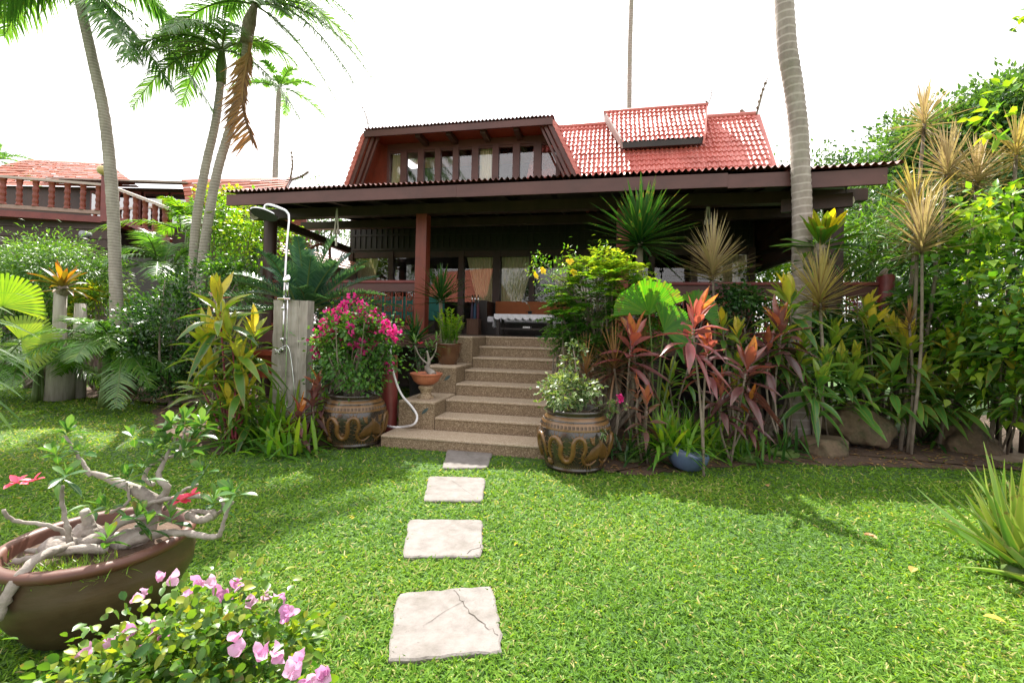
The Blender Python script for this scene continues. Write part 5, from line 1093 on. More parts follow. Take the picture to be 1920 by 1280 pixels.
# ================================================================ BACKGROUND TREES AND SHRUBS
def tree(label, base, c, r, n, L, W, m, trunk_r=.18, group='trees behind the garden', ncl=None, spread=.2, tint=(.5, .2), low=.7, name='leafy_tree'):
    base = np.asarray(base, float); t = thing(name, label, 'tree', base, group); mb = MB(); cl = crown(mb, np.asarray(c) - base, r, n, L, W, ncl, spread, low, None, tint, (.35, 1.))
    mb.build('crown', m, t); sb = MB(); cc = np.asarray(c, float) - base
    tube(sb, [(0, 0, 0), cc * [.3, .3, .5], cc * [.8, .8, .85]], [trunk_r, trunk_r * .75, trunk_r * .4], 10, 4)
    limbs(sb, cc * [.6, .6, .62], cl, trunk_r * .35, 14, .02); sb.build('trunk', 'bark', t, True); return t
def P0(px, d): p = at(px, 620, d); return np.array([p[0], p[1], 0.])
tree('large feathery tree rising at the upper right edge', P0(1960, 13), at(1940, 290, 13), (3.6, 2.4, 2.3), 32000, .18, .09, 'lf_tree', .25, ncl=210, spread=.17)
tree('rounded light green tree left of the large feathery tree', P0(1760, 14), at(1768, 335, 14), (2.0, 1.8, 2.3), 18000, .18, .09, 'lf_tree', .2, ncl=130, spread=.18)
tree('low broad tree sloping down towards the right eave', P0(1690, 15), at(1668, 390, 15), (1.6, 1.6, 1.6), 10000, .17, .085, 'lf_tree', .15, ncl=90, spread=.2)
tree('dark green tree between the red roof and the coconut trunk', P0(1530, 18), at(1525, 385, 18), (2.3, 2., 1.9), 6500, .15, .08, 'lf_tree_dark', .2, ncl=110, spread=.2)
tree('dark dense tree under the right eave lamp', P0(1640, 10.5), at(1625, 440, 10.5), (1.2, 1.2, 1.3), 4500, .11, .05, 'lf_tree_dark', .12, ncl=80, spread=.22)
tree('airy tree glimpsed under the left eave', P0(600, 16), at(610, 430, 16), (1.6, 1.6, 1.4), 2200, .12, .06, 'lf_tree', .12, ncl=60, spread=.16)
def px_bush(label, px, py, d, rx, ry, rz, n, L, W, m, prof=None, name='garden_shrub', cat='shrub', group='shrubs around the garden', gpx=None, **kw):
    c = at(px, py, d); b = P0(gpx or px, d); return bush(name, label, cat, b, c, (rx, ry, rz), n, L, W, m, prof, group, **kw)
px_bush('rounded fine-leaved bamboo bush below the left balcony', 92, 525, 9.0, 1.30, .9, .85, 15000, .12, .024, 'lf_bamboo', 'lance', name='bamboo', spread=.22, droop=.4, low=.9)
px_bush('dark glossy shrub with tiny red tips between the two groups of palm trunks', 330, 635, 7.2, .80, .6, .92, 9500, .070, .038, 'lf_dark', None, tint=(.45, .3), spread=.18, low=1.)
px_bush('yellow-green leafy shrub behind the brown left veranda column', 490, 455, 9.2, .75, .6, .85, 1900, .10, .06, 'lf_bright', 'oval', spread=.24, tint=(.6, .25))
px_bush('bright green shrub between the twin palms and the veranda', 415, 440, 9.6, .55, .5, .9, 1700, .09, .055, 'lf_bright', 'oval', spread=.24, tint=(.5, .3))
px_bush('dark green shrub at the foot of the twin palms', 425, 540, 8.1, .65, .5, .7, 2000, .085, .045, 'lf_green', 'oval', spread=.24, tint=(.45, .3))
px_bush('tall shrub with yellowing top beside the twin palms', 415, 395, 11, .55, .5, .7, 1200, .11, .065, 'lf_yellow', 'oval', spread=.24)
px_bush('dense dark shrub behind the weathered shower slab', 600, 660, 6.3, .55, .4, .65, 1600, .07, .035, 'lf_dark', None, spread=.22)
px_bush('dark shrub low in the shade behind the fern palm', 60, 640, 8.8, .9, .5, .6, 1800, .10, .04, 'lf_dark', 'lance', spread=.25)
px_bush('low shrub with yellow-green tips behind the old posts', 185, 575, 8.7, .55, .4, .45, 900, .14, .045, 'lf_yellow', 'lance', spread=.26, tint=(.35, .3))
px_bush('round-leaved dark shrub below the right veranda railing', 1385, 580, 6.15, .55, .3, .38, 1500, .065, .05, 'lf_dark', 'oval', spread=.22, tint=(.5, .25))
px_bush('lime green hedge plant at the back under the lean-to', 1455, 530, 9.6, .8, .5, .5, 1200, .10, .06, 'lf_bright', 'oval', spread=.25)
px_bush('bamboo-like clump of long narrow leaves behind the railing post', 1660, 480, 7.6, .75, .7, .85, 2600, .24, .026, 'lf_bamboo', 'lance', name='bamboo', spread=.26, nseg=3, droop=.4, tint=(.4, .3))
px_bush('second narrow-leaved clump, darker, near the vine hedge', 1745, 520, 6.6, .55, .55, .9, 1900, .22, .026, 'lf_green', 'lance', name='bamboo', spread=.26, nseg=3, droop=.4, tint=(.4, .25))
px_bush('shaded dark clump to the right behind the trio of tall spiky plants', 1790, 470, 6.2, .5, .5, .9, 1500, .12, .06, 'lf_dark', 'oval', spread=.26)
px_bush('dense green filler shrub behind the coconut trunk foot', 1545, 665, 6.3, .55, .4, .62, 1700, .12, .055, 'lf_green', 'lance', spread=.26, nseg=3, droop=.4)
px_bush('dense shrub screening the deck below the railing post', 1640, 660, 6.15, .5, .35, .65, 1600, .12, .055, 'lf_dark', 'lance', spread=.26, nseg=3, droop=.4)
px_bush('mid green shrub behind the arching green and yellow cordyline', 1735, 640, 5.9, .5, .4, .75, 1800, .12, .055, 'lf_green', 'lance', spread=.26, nseg=3, droop=.4)
px_bush('dark leafy shrub in the gap under the deck edge', 1440, 690, 6.0, .5, .3, .45, 1300, .11, .05, 'lf_dark', 'lance', spread=.26, nseg=3, droop=.4)
px_bush('leafy screen shrub far behind the railing post', 1700, 600, 9.0, 1.2, .8, 1.5, 3200, .14, .07, 'lf_tree_dark', 'oval', spread=.22)
px_bush('leafy screen shrub far behind the vine hedge', 1900, 600, 9.5, 1.6, .8, 1.7, 3600, .14, .07, 'lf_tree_dark', 'oval', spread=.22)
px_bush('leafy screen shrub filling the gap behind the lean-to', 1500, 560, 12.5, 1.6, .8, 2.4, 4200, .15, .08, 'lf_tree', 'oval', spread=.22)
# vine hedge on the right
t, cl, cc = bush('vine_hedge', 'tall hedge of heart-shaped vine leaves along the right edge', 'hedge', (5.75, 4.6, 0), (5.85, 4.65, 1.62), (1.05, 1.25, 1.35), 5200, .105, .085, 'lf_bright', 'heart', None, .9, (.45, .28), .17, .03, 16, 3, .35, shell=(.72, 1.02))
mb = MB(); ball(mb, (.1, .05, 1.5), (.72, .9, 1.1), 14, .08, 3); 
mb2 = MB(); crown(mb2, (.1, .05, 1.55), (.7, .85, 1.1), 2500, .11, .09, 60, .2, .9, 'heart', (.25, .2), (.5, 1.)); mb2.build('leaves', 'lf_dark', t)
mb2 = MB(); crown(mb2, at(1905, 200, 4.6) - np.array([5.75, 4.6, 0]), (.20, .3, .35), 80, .12, .06, 8, .3, .9, 'lance', (.8, .25), nseg=3); crown(mb2, at(1915, 65, 4.6) - np.array([5.75, 4.6, 0]), (.10, .2, .14), 22, .12, .06, 4, .4, .9, 'lance', (.4, .25), nseg=3); crown(mb2, at(1880, 400, 4.7) - np.array([5.75, 4.6, 0]), (.4, .3, .3), 260, .12, .07, 14, .3, .9, 'heart', (.65, .25), nseg=3); mb2.build('leaves', 'lf_bright', t)
sb = MB()
for e in (at(1905, 200, 4.6), at(1915, 65, 4.6), at(1880, 400, 4.7)): tube(sb, [(.2, 0, 1.), (e - [5.75, 4.6, 0]) * [.7, .7, .7] + [.1, .1, 0], e - [5.75, 4.6, 0] + [.1, 0, .1]], [.02, .012, .005], 6, 4)
sb.build('stem', 'bark', t)
fe = thing('stake_fence', 'dark stake fence under the vine hedge at the right edge', 'fence', (0, 0, 0))
for i, k in enumerate(np.linspace(0, 1, 12)):
    p = np.array([5.75, 5.35, 0]) * (1 - k) + np.array([7.2, 5.25, 0]) * k; mb = MB(); tube(mb, [p, p + [rng.normal() * .02, 0, .75 + rng.uniform(-.1, .1)]], [.028, .022], 7, 1); mb.build('stake', 'blackwood', fe, True)
mb = MB(); bar(mb, (5.7, 5.39, .5), (7.25, 5.29, .5), .03, .04); mb.build('rail', 'blackwood', fe)

# ================================================================ PALM-LIKE CLUMPS
def clump_palm(name, label, px, py, d, n, L, ll, lw, m, e0, e1, npair=34, droop=.6, hang=.4, zb=None, vee=.2, group=None, azr=(0, 360), stemm='greenstem', spread=.08):
    b = P0(px, d); z = at(px, py, d)[2] if zb is None else zb; t = thing(name, label, 'palm', b, group)
    fm = MB(); sm_ = MB()
    for i in range(n):
        az = rad(azr[0] + (azr[1] - azr[0]) * ((i * .618) % 1)); el = rad(np.interp(i, [0, n - 1], [e0, e1]) + rng.normal() * 6)
        p = np.array([rng.normal() * spread, rng.normal() * spread, z]); frond(fm, p, az, el, L * rng.uniform(.8, 1.1), npair, ll, lw, droop * rng.uniform(.7, 1.2), hang, vee, rng.uniform(.3, .65), sm_)
    fm.build('fronds', m, t); sm_.build('rachis', stemm, t)
    mb = MB()
    for k in range(5): q = rng.normal(size=2) * spread * .6; tube(mb, [(*q, 0), (*(q * .6), z * .5), (*(q * .3), z + .08)], [.04, .03, .03], 8, 3)
    mb.build('stem', 'greenstem' if z > .5 else 'bark', t, True); return t
clump_palm('areca_palm', 'areca palm clump with arching fronds behind the lone palm trunk', 300, 500, 9.4, 16, 1.5, .42, .032, 'lf_palm', 5, 80, 36, .6, .4, spread=.2, group='feathery palms')
clump_palm('areca_palm', 'yellowish areca palm rising above the balcony stair', 350, 430, 10.6, 12, 1.6, .42, .034, 'lf_bright', 15, 80, 34, .6, .4, spread=.2, group='feathery palms')
clump_palm('areca_palm', 'dark palm clump close to the left end of the main eave', 470, 450, 11.2, 10, 1.4, .4, .032, 'lf_palm', 10, 75, 34, .55, .4, spread=.2, group='feathery palms')
clump_palm('date_palm', 'low arching feathery palm with glossy drooping fronds on the left lawn', 205, 648, 6.9, 20, 1.20, .34, .030, 'lf_date', 0, 65, 44, .75, .35, group='feathery palms')
clump_palm('date_palm', 'small feathery palm at the left behind the grey posts', 75, 668, 7.3, 14, 1.1, .32, .028, 'lf_date', 0, 55, 40, .7, .35, group='feathery palms')
clump_palm('cycad', 'blue-green cycad with stiff fronds behind the shower slab', 574, 582, 6.15, 36, 1.30, .20, .019, 'lf_cycad', 6, 78, 74, .30, .05, vee=.35, stemm='greenstem', spread=.05)
# yellow-green fan palm at the left edge
b = P0(-20, 6.6); t = thing('fan_palm', 'sunlit yellow-green fan palm cut by the left edge', 'palm', b, 'fan palms'); sb = MB()
for px_, py_, d, L, ax, up in ((5, 575, 6.6, .58, (.3, -1, .1), (.05, 0, 1)), (40, 640, 6.5, .46, (.5, -1, .4), (.8, 0, .5)), (-40, 650, 6.4, .5, (-.2, -1, .3), (-.3, 0, .8)), (-50, 570, 6.8, .55, (0, -1, .2), (-.5, .1, 1))):
    q = at(px_, py_, d) - b; fm = MB(); fan(fm, q, ax, L, 30, 1.7, up, rng.uniform(.4, .7), split=.25); fm.build('fan_leaf', 'lf_fanyel', t); tube(sb, [(0, 0, .1), q * [.5, .5, .7], q], [.014, .008], 6, 4)
sb.build('stalk', 'greenstem', t)
b = P0(-50, 4.2); t = thing('strap_plant', 'long pale green blades reaching in from the left edge', 'plant', b); mb = MB()
for py_, e in ((560, .3), (600, .05), (640, -.05), (670, .2), (700, -.1), (730, -.2), (650, -.3), (620, .4)):
    for _ in range(2):
        q = at(-60, py_ + rng.uniform(-15, 15), 4.2 + rng.uniform(-.2, .2)) - b; leaves(mb, [q], [(1, rng.uniform(-.4, .3), e + rng.normal() * .15)], rng.uniform(.5, .75), .045, rng.uniform(.3, .9), .35, 6, 'blade', .3)
mb.build('leaves', 'lf_bamboo', t); mb = MB(); tube(mb, [(0, 0, 0), (0, 0, 1.3)], [.03, .02], 7, 1); mb.build('stem', 'greenstem', t)
# fan palm beside the yellow bush
b = P0(1230, 4.9); t = thing('fan_palm', 'round pleated fan palm beside the yellow-flowered bush', 'palm', b, 'fan palms'); mb = MB(); sb = MB()
for px_, py_, d, L, ax, up, sp_ in ((1217, 590, 4.8, .43, (.1, -1, -.05), (-.25, 0, 1), 1.25), (1245, 622, 4.8, .36, (.3, -1, .1), (.7, 0, .5), 1.3), (1305, 585, 5.3, .30, (.3, -1, .1), (.6, 0, .8), 1.4), (1255, 635, 4.85, .28, (.2, -1, .1), (.9, -.1, .1), 1.1)):
    q = at(px_, py_, d) - b; fm = MB(); fan(fm, q, ax, L, 34, sp_, up, rng.uniform(.4, .7)); fm.build('fan_leaf', 'lf_fan', t); tube(sb, [(0, 0, .1), q * [.5, .5, .7], q], [.012, .007], 6, 4)
sb.build('stalk', 'greenstem', t)
# bromeliad on old posts
po_ = thing('timber_post', 'pair of old grey timber posts carrying the bromeliad', 'post', P0(128, 7.6)); mb = MB()
tube(mb, [(-.15, 0, 0), (-.15, 0, 1.78)], [.10, .085], 12, 1); mb.build('post', 'driftwood', po_, True); mb = MB(); tube(mb, [(.1, .1, 0), (.1, .1, 1.6)], [.11, .08], 12, 1); mb.build('post', 'driftwood', po_, True); mb = MB(); tube(mb, [(.0, -.12, 0), (.02, -.12, .62)], [.19, .17], 14, 1); mb.build('stump', 'driftwood', po_, True)
q = at(118, 540, 7.6); br = thing('bromeliad', 'orange and green bromeliad rosette on top of the old posts', 'bromeliad', q); mb = MB(); rosette(mb, (0, 0, 0), 26, .58, .075, -.1, 1.2, .35, 'strap', 6, .45, thi=.7, tn=.2); mb.build('leaves', 'lf_brom', br); mb = MB(); ball(mb, (0, 0, -.05), (.1, .1, .1), 7); mb.build('root', 'bark', br)
wp_ = thing('basket_pot', 'small woven brown pot beside the low feathery palm', 'pot', P0(245, 8.2)); mb = MB(); lathe(mb, [(.11, 0), (.15, .1), (.17, .28), (.18, .30), (.16, .31), (.14, .25)], 20); mb.build('body', 'wicker', wp_, True)
clump_palm('date_palm', 'small yellowing palm in the woven brown pot', 247, 690, 8.2, 9, .42, .18, .02, 'lf_fanyel', 0, 60, 16, .6, .3, group='feathery palms', zb=.3, spread=.03)

# ================================================================ SPIKY AND STRAP PLANTS
def spiky(name, label, cat, px, py, d, n, L, W, m, stem_m='bark', e0=-.3, e1=1.4, droop=.12, base=None, group=None, stem_r=.02, slen=.22, prof='blade', fold=.3, axis=(0, 0, 1), nseg=4, bend=.05, **kw):
    c = at(px, py, d); b = np.array([c[0], c[1], 0.]) if base is None else np.array([base[0], base[1], 0.]); t = thing(name, label, cat, b, group)
    mb = MB(); rosette(mb, c - b, n, L, W, e0, e1, droop, prof, nseg, fold, axis, slen, **kw); mb.build('leaves', m, t)
    sb = MB(); q = c - b; tube(sb, [(0, 0, 0), q * .5 + [bend, 0, 0], q], [stem_r * 1.15, stem_r, stem_r * .85], 8, 5); sb.build('stem', stem_m, t, True); return t
sg = 'spiky dracaenas'
spiky('yucca', 'big dark green spiky rosette in front of the right veranda column', 'yucca', 1200, 452, 6.15, 140, .84, .072, 'lf_yucca', e0=-.25, e1=1.5, droop=.10, stem_r=.055, slen=.18, base=at(1178, 620, 6.2), fold=.4, tlo=.2, thi=.75, inner=.9, dpow=2.5)
spiky('yucca', 'dark green rosette beside the left red column', 'yucca', 826, 560, 7.15, 60, .66, .05, 'lf_yucca', e0=.0, e1=1.45, droop=.10, stem_r=.035, slen=.14, base=hw(-1.0, -.35), fold=.4, tlo=.15, thi=.6)
spiky('yucca', 'lower dark green rosette behind the young desert rose', 'yucca', 778, 640, 6.6, 46, .52, .045, 'lf_yucca', e0=.0, e1=1.4, droop=.12, stem_r=.03, slen=.12, base=hw(-1.2, -.7), fold=.4, tlo=.1, thi=.5)
spiky('dracaena', 'gold and pink spiky dracaena on a thin stem under the right garland', 'dracaena', 1336, 505, 5.9, 130, .60, .028, 'lf_tri_yel', e0=.02, e1=1.5, droop=.03, group=sg, slen=.3, stem_r=.016, inner=1.0)
spiky('dracaena', 'pinkish gold dracaena in front of the coconut trunk', 'dracaena', 1537, 562, 5.35, 130, .58, .028, 'lf_tricolor', e0=-.1, e1=1.5, droop=.05, group=sg, slen=.26, stem_r=.02, inner=1.0)
TB = (4.75, 5.6)
spiky('dracaena', 'tallest slim dracaena with its head against the feathery trees', 'dracaena', 1733, 232, 5.9, 100, .50, .025, 'lf_tri_yel', e0=-.7, e1=1.5, droop=.10, group=sg, slen=.22, stem_r=.022, base=(4.95, 5.9), inner=.95)
spiky('dracaena', 'wide golden dracaena head right of the tallest one', 'dracaena', 1776, 322, 5.6, 130, .56, .026, 'lf_tri_yel', e0=-.3, e1=1.45, droop=.08, group=sg, slen=.22, stem_r=.02, base=(4.9, 5.6), inner=.95)
spiky('dracaena', 'straw-coloured dracaena head overlapping the wide golden one', 'dracaena', 1832, 338, 5.7, 120, .56, .026, 'lf_tri_yel', e0=-.3, e1=1.45, droop=.10, group=sg, slen=.22, stem_r=.02, base=(5.2, 5.5), inner=.95)
spiky('dracaena', 'reddish gold dracaena head at mid height beside the right eave', 'dracaena', 1722, 402, 5.3, 120, .54, .026, 'lf_tricolor', e0=-.5, e1=1.45, droop=.05, group=sg, slen=.30, stem_r=.02, base=(4.6, 5.35), inner=.95, axis=(-.25, 0, 1))
spiky('dracaena', 'lowest golden dracaena head of the tall group, its trunks in sight', 'dracaena', 1729, 458, 5.0, 130, .60, .028, 'lf_tri_yel', e0=-.05, e1=1.45, droop=.06, group=sg, slen=.22, stem_r=.016, base=(4.55, 5.15), inner=.95)
spiky('dracaena', 'orange-tinged dracaena head at the right edge above the vine hedge', 'dracaena', 1905, 290, 5.2, 90, .55, .02, 'lf_tricolor', e0=-.5, e1=1.4, droop=.12, group=sg, slen=.2, stem_r=.02, base=(5.6, 5.3), inner=.95)
for i, (bx, tx) in enumerate((((4.62, 5.05), (1752, 460)), ((4.72, 5.2), (1762, 430)))):
    pass
spiky('dracaena', 'small orange-red spiky tuft beside the railing post', 'dracaena', 1705, 605, 5.2, 50, .28, .018, 'lf_margred', e0=.1, e1=1.45, droop=.04, group=sg, stem_r=.014)
spiky('dracaena', 'reddish brown spiky dracaena nearest the stairs', 'dracaena', 1098, 705, 4.95, 80, .46, .017, 'lf_margred', e0=-.4, e1=1.5, droop=.18, group=sg, stem_r=.016, slen=.18, inner=.9)
spiky('dracaena', 'olive and brown dracaena in the middle of the low trio', 'dracaena', 1152, 690, 4.85, 100, .52, .017, 'lf_margred', e0=-.6, e1=1.5, droop=.20, group=sg, stem_r=.016, slen=.2, inner=.9, tlo=.3, thi=.7)
spiky('dracaena', 'brownish dracaena of the low trio below the fan palm', 'dracaena', 1205, 672, 5.1, 90, .50, .017, 'lf_margred', e0=-.4, e1=1.5, droop=.18, group=sg, stem_r=.016, slen=.2, inner=.9)

def cordyline(label, heads, base, m, n=16, L=.36, W=.075, stem_m='bark', group='cordylines in the right bed', tlo=.12, thi=.95, tn=.13, tpow=2.2, droop=.45, e0=-.35, e1=1.35, sr=.012, **kw):
    b = np.array([base[0], base[1], 0.]); t = thing('cordyline', label, 'cordyline', b, group); mb = MB(); sb = MB()
    for h in heads:
        px, py, d = h[:3]; k = h[3] if len(h) > 3 else 1.; c = at(px, py, d) - b
        rosette(mb, c - np.array([0, 0, .06]), int(n * (.6 + .4 * k) * 1.45), L * k * 1.08, W * k * 1.22, e0, e1, droop, 'cordy', 6, .4, (rng.normal() * .12, rng.normal() * .12 - .1, 1), .34, jit=.22, wave=.05, tlo=tlo, thi=thi, tn=tn, tpow=tpow, **kw)
        tube(sb, [rng.normal(size=3) * [.03, .03, 0], c * .5 + rng.normal(size=3) * [.03, .03, 0], c], [sr, sr * .9, sr * .8], 7, 5)
        if stem_m == 'redstem': pass
    mb.build('leaves', m, t); sb.build('stem', stem_m, t, True); return t
RB = [
 ('tall red and orange cordyline leaning on a thin ringed stem, nearest the lawn', [(1298, 612, 4.3), (1325, 665, 4.35, .7)], gnd(1318, 890), 'lf_cordy_red', 17, .36, .075),
 ('pink and red cordyline with yellowing lower leaves above the low spiky trio', [(1182, 652, 4.75)], gnd(1185, 850), 'lf_cordy_red', 15, .40, .080),
 ('burgundy and orange cordyline with three heads over the edge of the lawn', [(1398, 700, 4.6), (1352, 748, 4.55, .75), (1405, 770, 4.65, .7)], gnd(1372, 868), 'lf_cordy_burg', 18, .38, .075),
 ('dark burgundy cordyline behind the three-headed one', [(1465, 625, 5.1), (1440, 660, 5.1, .8)], gnd(1460, 845), 'lf_cordy_burg', 17, .40, .078),
 ('small brownish pink drooping cordyline above the blue pot', [(1213, 770, 4.35, .8), (1195, 740, 4.5, .6)], gnd(1205, 868), 'lf_cordy_pink', 12, .27, .06),
 ('tall olive and yellow cordyline in front of the coconut trunk', [(1483, 575, 5.3)], gnd(1480, 838), 'lf_cordy_olive', 18, .44, .085),
 ('broad green cordyline standing before the biggest rock', [(1598, 735, 5.35), (1575, 700, 5.4, .8)], gnd(1598, 818), 'lf_cordy_green', 20, .46, .085),
 ('yellow-tipped green cordyline above the biggest rock', [(1632, 625, 5.4), (1615, 590, 5.45, .8)], gnd(1640, 832), 'lf_cordy_olive', 18, .40, .075),
 ('green and gold cordyline left of the railing post', [(1700, 660, 5.3), (1682, 640, 5.5, .9)], gnd(1702, 836), 'lf_cordy_olive', 18, .42, .078),
 ('mid green cordyline crowded behind the broad green one', [(1560, 650, 5.5), (1540, 690, 5.3, .8)], gnd(1550, 832), 'lf_cordy_green', 17, .36, .072),
 ('arching green and yellow cordyline in front of the vine hedge', [(1792, 672, 5.3), (1800, 620, 5.4, .9)], gnd(1790, 826), 'lf_cordy_olive', 18, .42, .075),
 ('dark green cordyline low beside the right-hand rock', [(1852, 735, 5.3), (1865, 700, 5.3, .8)], gnd(1855, 822), 'lf_cordy_green', 17, .38, .072),
 ('green cordyline between the two larger rocks', [(1742, 725, 5.4), (1760, 690, 5.4, .8)], gnd(1742, 822), 'lf_cordy_green', 18, .38, .072),
 ('dark green cordyline over the left small rock', [(1530, 725, 5.1), (1500, 660, 5.3, .9)], gnd(1525, 838), 'lf_cordy_green', 16, .36, .070),
 ('shaded green cordyline with reddish stems behind the biggest rock', [(1672, 715, 5.3)], gnd(1670, 832), 'lf_cordy_green', 18, .38, .072),
 ('slim green cordyline deep in shade behind the tall red one', [(1255, 720, 5.5), (1290, 690, 5.5, .8)], gnd(1270, 835), 'lf_cordy_green', 14, .32, .062),
 ('olive cordyline filling the gap below the round-leaved shrub', [(1385, 640, 5.6, .9), (1355, 620, 5.7, .8)], gnd(1380, 832), 'lf_cordy_olive', 16, .36, .07),
 ('lone green cordyline close to the vine hedge foot', [(1880, 650, 4.8), (1895, 600, 4.9, .8)], gnd(1880, 850), 'lf_cordy_olive', 16, .38, .072),
]
for l, h, b, m, n, L, W in RB:
    h = list(h); x0_, y0_, d0_ = h[0][:3]
    if 'broad' in l or 'rock' in l and y0_ > 640: pass
    elif m in ('lf_cordy_green', 'lf_cordy_olive'): h += [(x0_ + rng.uniform(-32, 32), y0_ + 62, d0_ - .05, .85), (x0_ + rng.uniform(-36, 36), min(y0_ + 112, 740), d0_, .75)] if y0_ < 690 else [(x0_ + rng.uniform(-32, 32), y0_ + 40, d0_ - .05, .8)]
    elif m == 'none': h += [(x0_ + rng.uniform(-30, 30), y0_ + 70, d0_, .75)]
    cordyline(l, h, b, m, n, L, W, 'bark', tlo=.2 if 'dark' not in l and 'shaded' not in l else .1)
LG = 'cordylines in the left bed'
cordyline('tall yellow-green many-headed cordyline left of the shower', [(412, 585, 4.85, 1.1), (436, 640, 4.8, 1.0), (388, 650, 4.95, 1.), (452, 700, 4.8, .95), (402, 720, 4.85, 1.), (474, 640, 5.0, .9), (375, 720, 5., .9), (430, 770, 4.8, .85), (470, 755, 4.85, .85)], gnd(436, 838), 'lf_cordy_lime', 17, .43, .072, 'redstem', LG, tlo=.2, thi=1., tn=.15, tpow=2.)
cordyline('small red cordyline tip behind the tall yellow-green one', [(402, 560, 5.6, .7)], gnd(402, 800), 'lf_cordy_red', 12, .36, .06, 'bark', LG)
cordyline('bronze and green cordyline at the foot of the shower slab', [(585, 755, 4.85, .9), (560, 790, 4.75, .9), (600, 735, 4.95, .8)], gnd(578, 842), 'lf_cordy_burg', 16, .30, .062, 'bark', LG)
def strap(label, px, py, d, n, L, W, m, group='strap-leaved clumps', name='strap_plant', e0=.15, e1=1.4, droop=.65, zoff=0., spread=.10, prof='strap'):
    c = at(px, py, d); b = np.array([c[0], c[1], zoff]); t = thing(name, label, 'plant', b, group); mb = MB()
    D, S, u = ring_dirs(n, e0, e1, .25); P = rng.normal(size=(n, 3)) * [spread, spread, 0] + [0, 0, .02]
    leaves(mb, P, D, L * rng.uniform(.7, 1.15, n), W * rng.uniform(.8, 1.1, n), np.clip(.15 + .6 * u + rng.normal(0, .15, n), 0, 1), droop * (1.1 - u) * rng.uniform(.6, 1.3, n), 6, prof, .35, S, .4)
    mb.build('leaves', m, t); sb = MB(); ball(sb, (0, 0, .02), (spread, spread, .05), 6); sb.build('crown_base', 'greenstem', t); return t
strap('pale green strap-leaved clump below the tall yellow-green cordyline', 470, 800, 4.95, 90, .78, .040, 'lf_bamboo', spread=.16)
strap('second strap-leaved clump hugging the left side of the shower slab', 520, 790, 5.0, 85, .70, .040, 'lf_bright', spread=.14)
strap('green strap-leaved clump at the lawn edge before the shower', 545, 820, 4.72, 70, .46, .040, 'lf_bright', spread=.16)
strap('grassy green clump behind the left dragon jar', 628, 720, 5.75, 90, .75, .036, 'lf_bright', zoff=0., spread=.2)
strap('dark strap-leaved clump in the shade under the left veranda', 690, 720, 6.3, 50, .6, .03, 'lf_green', spread=.2)
strap('tufty dark strap plant between the blue pot and the rocks', 1400, 835, 4.75, 60, .36, .026, 'lf_green', spread=.12)
strap('tufty strap plant behind the blue pot', 1330, 790, 5.2, 60, .50, .03, 'lf_green', spread=.16)
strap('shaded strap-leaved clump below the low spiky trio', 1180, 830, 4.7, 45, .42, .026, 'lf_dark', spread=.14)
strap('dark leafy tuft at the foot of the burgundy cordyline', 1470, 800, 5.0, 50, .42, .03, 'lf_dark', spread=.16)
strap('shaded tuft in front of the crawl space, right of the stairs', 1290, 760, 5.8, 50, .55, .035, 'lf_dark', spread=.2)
strap('green tuft behind the right-hand rock', 1780, 770, 5.7, 50, .5, .035, 'lf_green', spread=.2)
strap('lush green tuft between the tall red and the three-headed cordylines', 1340, 820, 4.9, 60, .50, .034, 'lf_bright', spread=.16)
pbw = at(1282, 850, 4.42); pbw[2] = 0; bp = thing('blue_pot', 'tilted blue glazed pot half sunk in the right bed', 'pot', pbw); mb = MB(); lathe(mb, [(.10, 0), (.15, .04), (.19, .11), (.20, .16), (.19, .19), (.175, .19), (.16, .13)], 36); o = mb.build('body', 'bluepot', bp, True); o.rotation_euler = (.0, .25, 0); mb = MB(); disc(mb, .165, .155); o = mb.build('earth', 'soil', bp); o.rotation_euler = (0, .25, 0)
strap('bright green strap plant spilling over the blue pot', 1262, 850, 4.40, 95, .50, .036, 'lf_bright', 'strap-leaved clumps', zoff=.16, spread=.08, droop=.55)

M['lf_bush'] = leafmat('leaf_bush', G3((.022, .080, .012), (.07, .20, .022), (.34, .42, .04)), trans=.45)
# yellow-flowered bush beside the stairs
yb = np.array([at(1130, 620, 5.35)[0], 5.35, 0.]); t = thing('flowering_bush', 'tall pinnate-leaved bush with yellow trumpet flowers right of the stairs', 'shrub', yb); mb = MB(); sb = MB(); cs = []
for _ in range(720):
    d_ = sphere_dirs(1, .9)[0]; c = at(1135, 585, 5.35) - yb + d_ * np.array([.66, .40, .66]) * rng.uniform(.35, 1.) ** .6; cs.append(c)
    az = rng.uniform(0, 6.28); el = rng.uniform(-.3, .6); d2 = nrm(d_ * .7 + np.array([math.cos(az), math.sin(az), el])); L = rng.uniform(.16, .26); n_ = 7
    tt = np.linspace(.15, 1, n_); P = c + d2 * L * tt[:, None]; P[:, 2] -= .25 * L * tt ** 2; s_ = nrm(np.cross(d2, [0, 0, 1.]))
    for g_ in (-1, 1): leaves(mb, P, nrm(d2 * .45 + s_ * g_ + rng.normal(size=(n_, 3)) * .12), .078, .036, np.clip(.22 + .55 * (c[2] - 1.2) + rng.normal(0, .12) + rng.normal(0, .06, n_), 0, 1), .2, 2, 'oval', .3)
for px_, py_ in ((1000, 500), (1030, 510), (1015, 490), (1050, 500), (1075, 480), (1040, 540), (1060, 555), (1120, 475), (1150, 480)):
    c = at(px_, py_, 5.35) - yb; cs.append(c)
    P = c + rng.normal(size=(46, 3)) * [.06, .06, .09]; leaves(mb, P, nrm(rng.normal(size=(46, 3)) + [0, 0, .5]), .055, .02, rng.uniform(.3, .8, 46), .1, 2, 'oval', .3)
cs = np.array(cs); limbs(sb, (0, 0, 0), cs[:-9], .035, 26, .005)
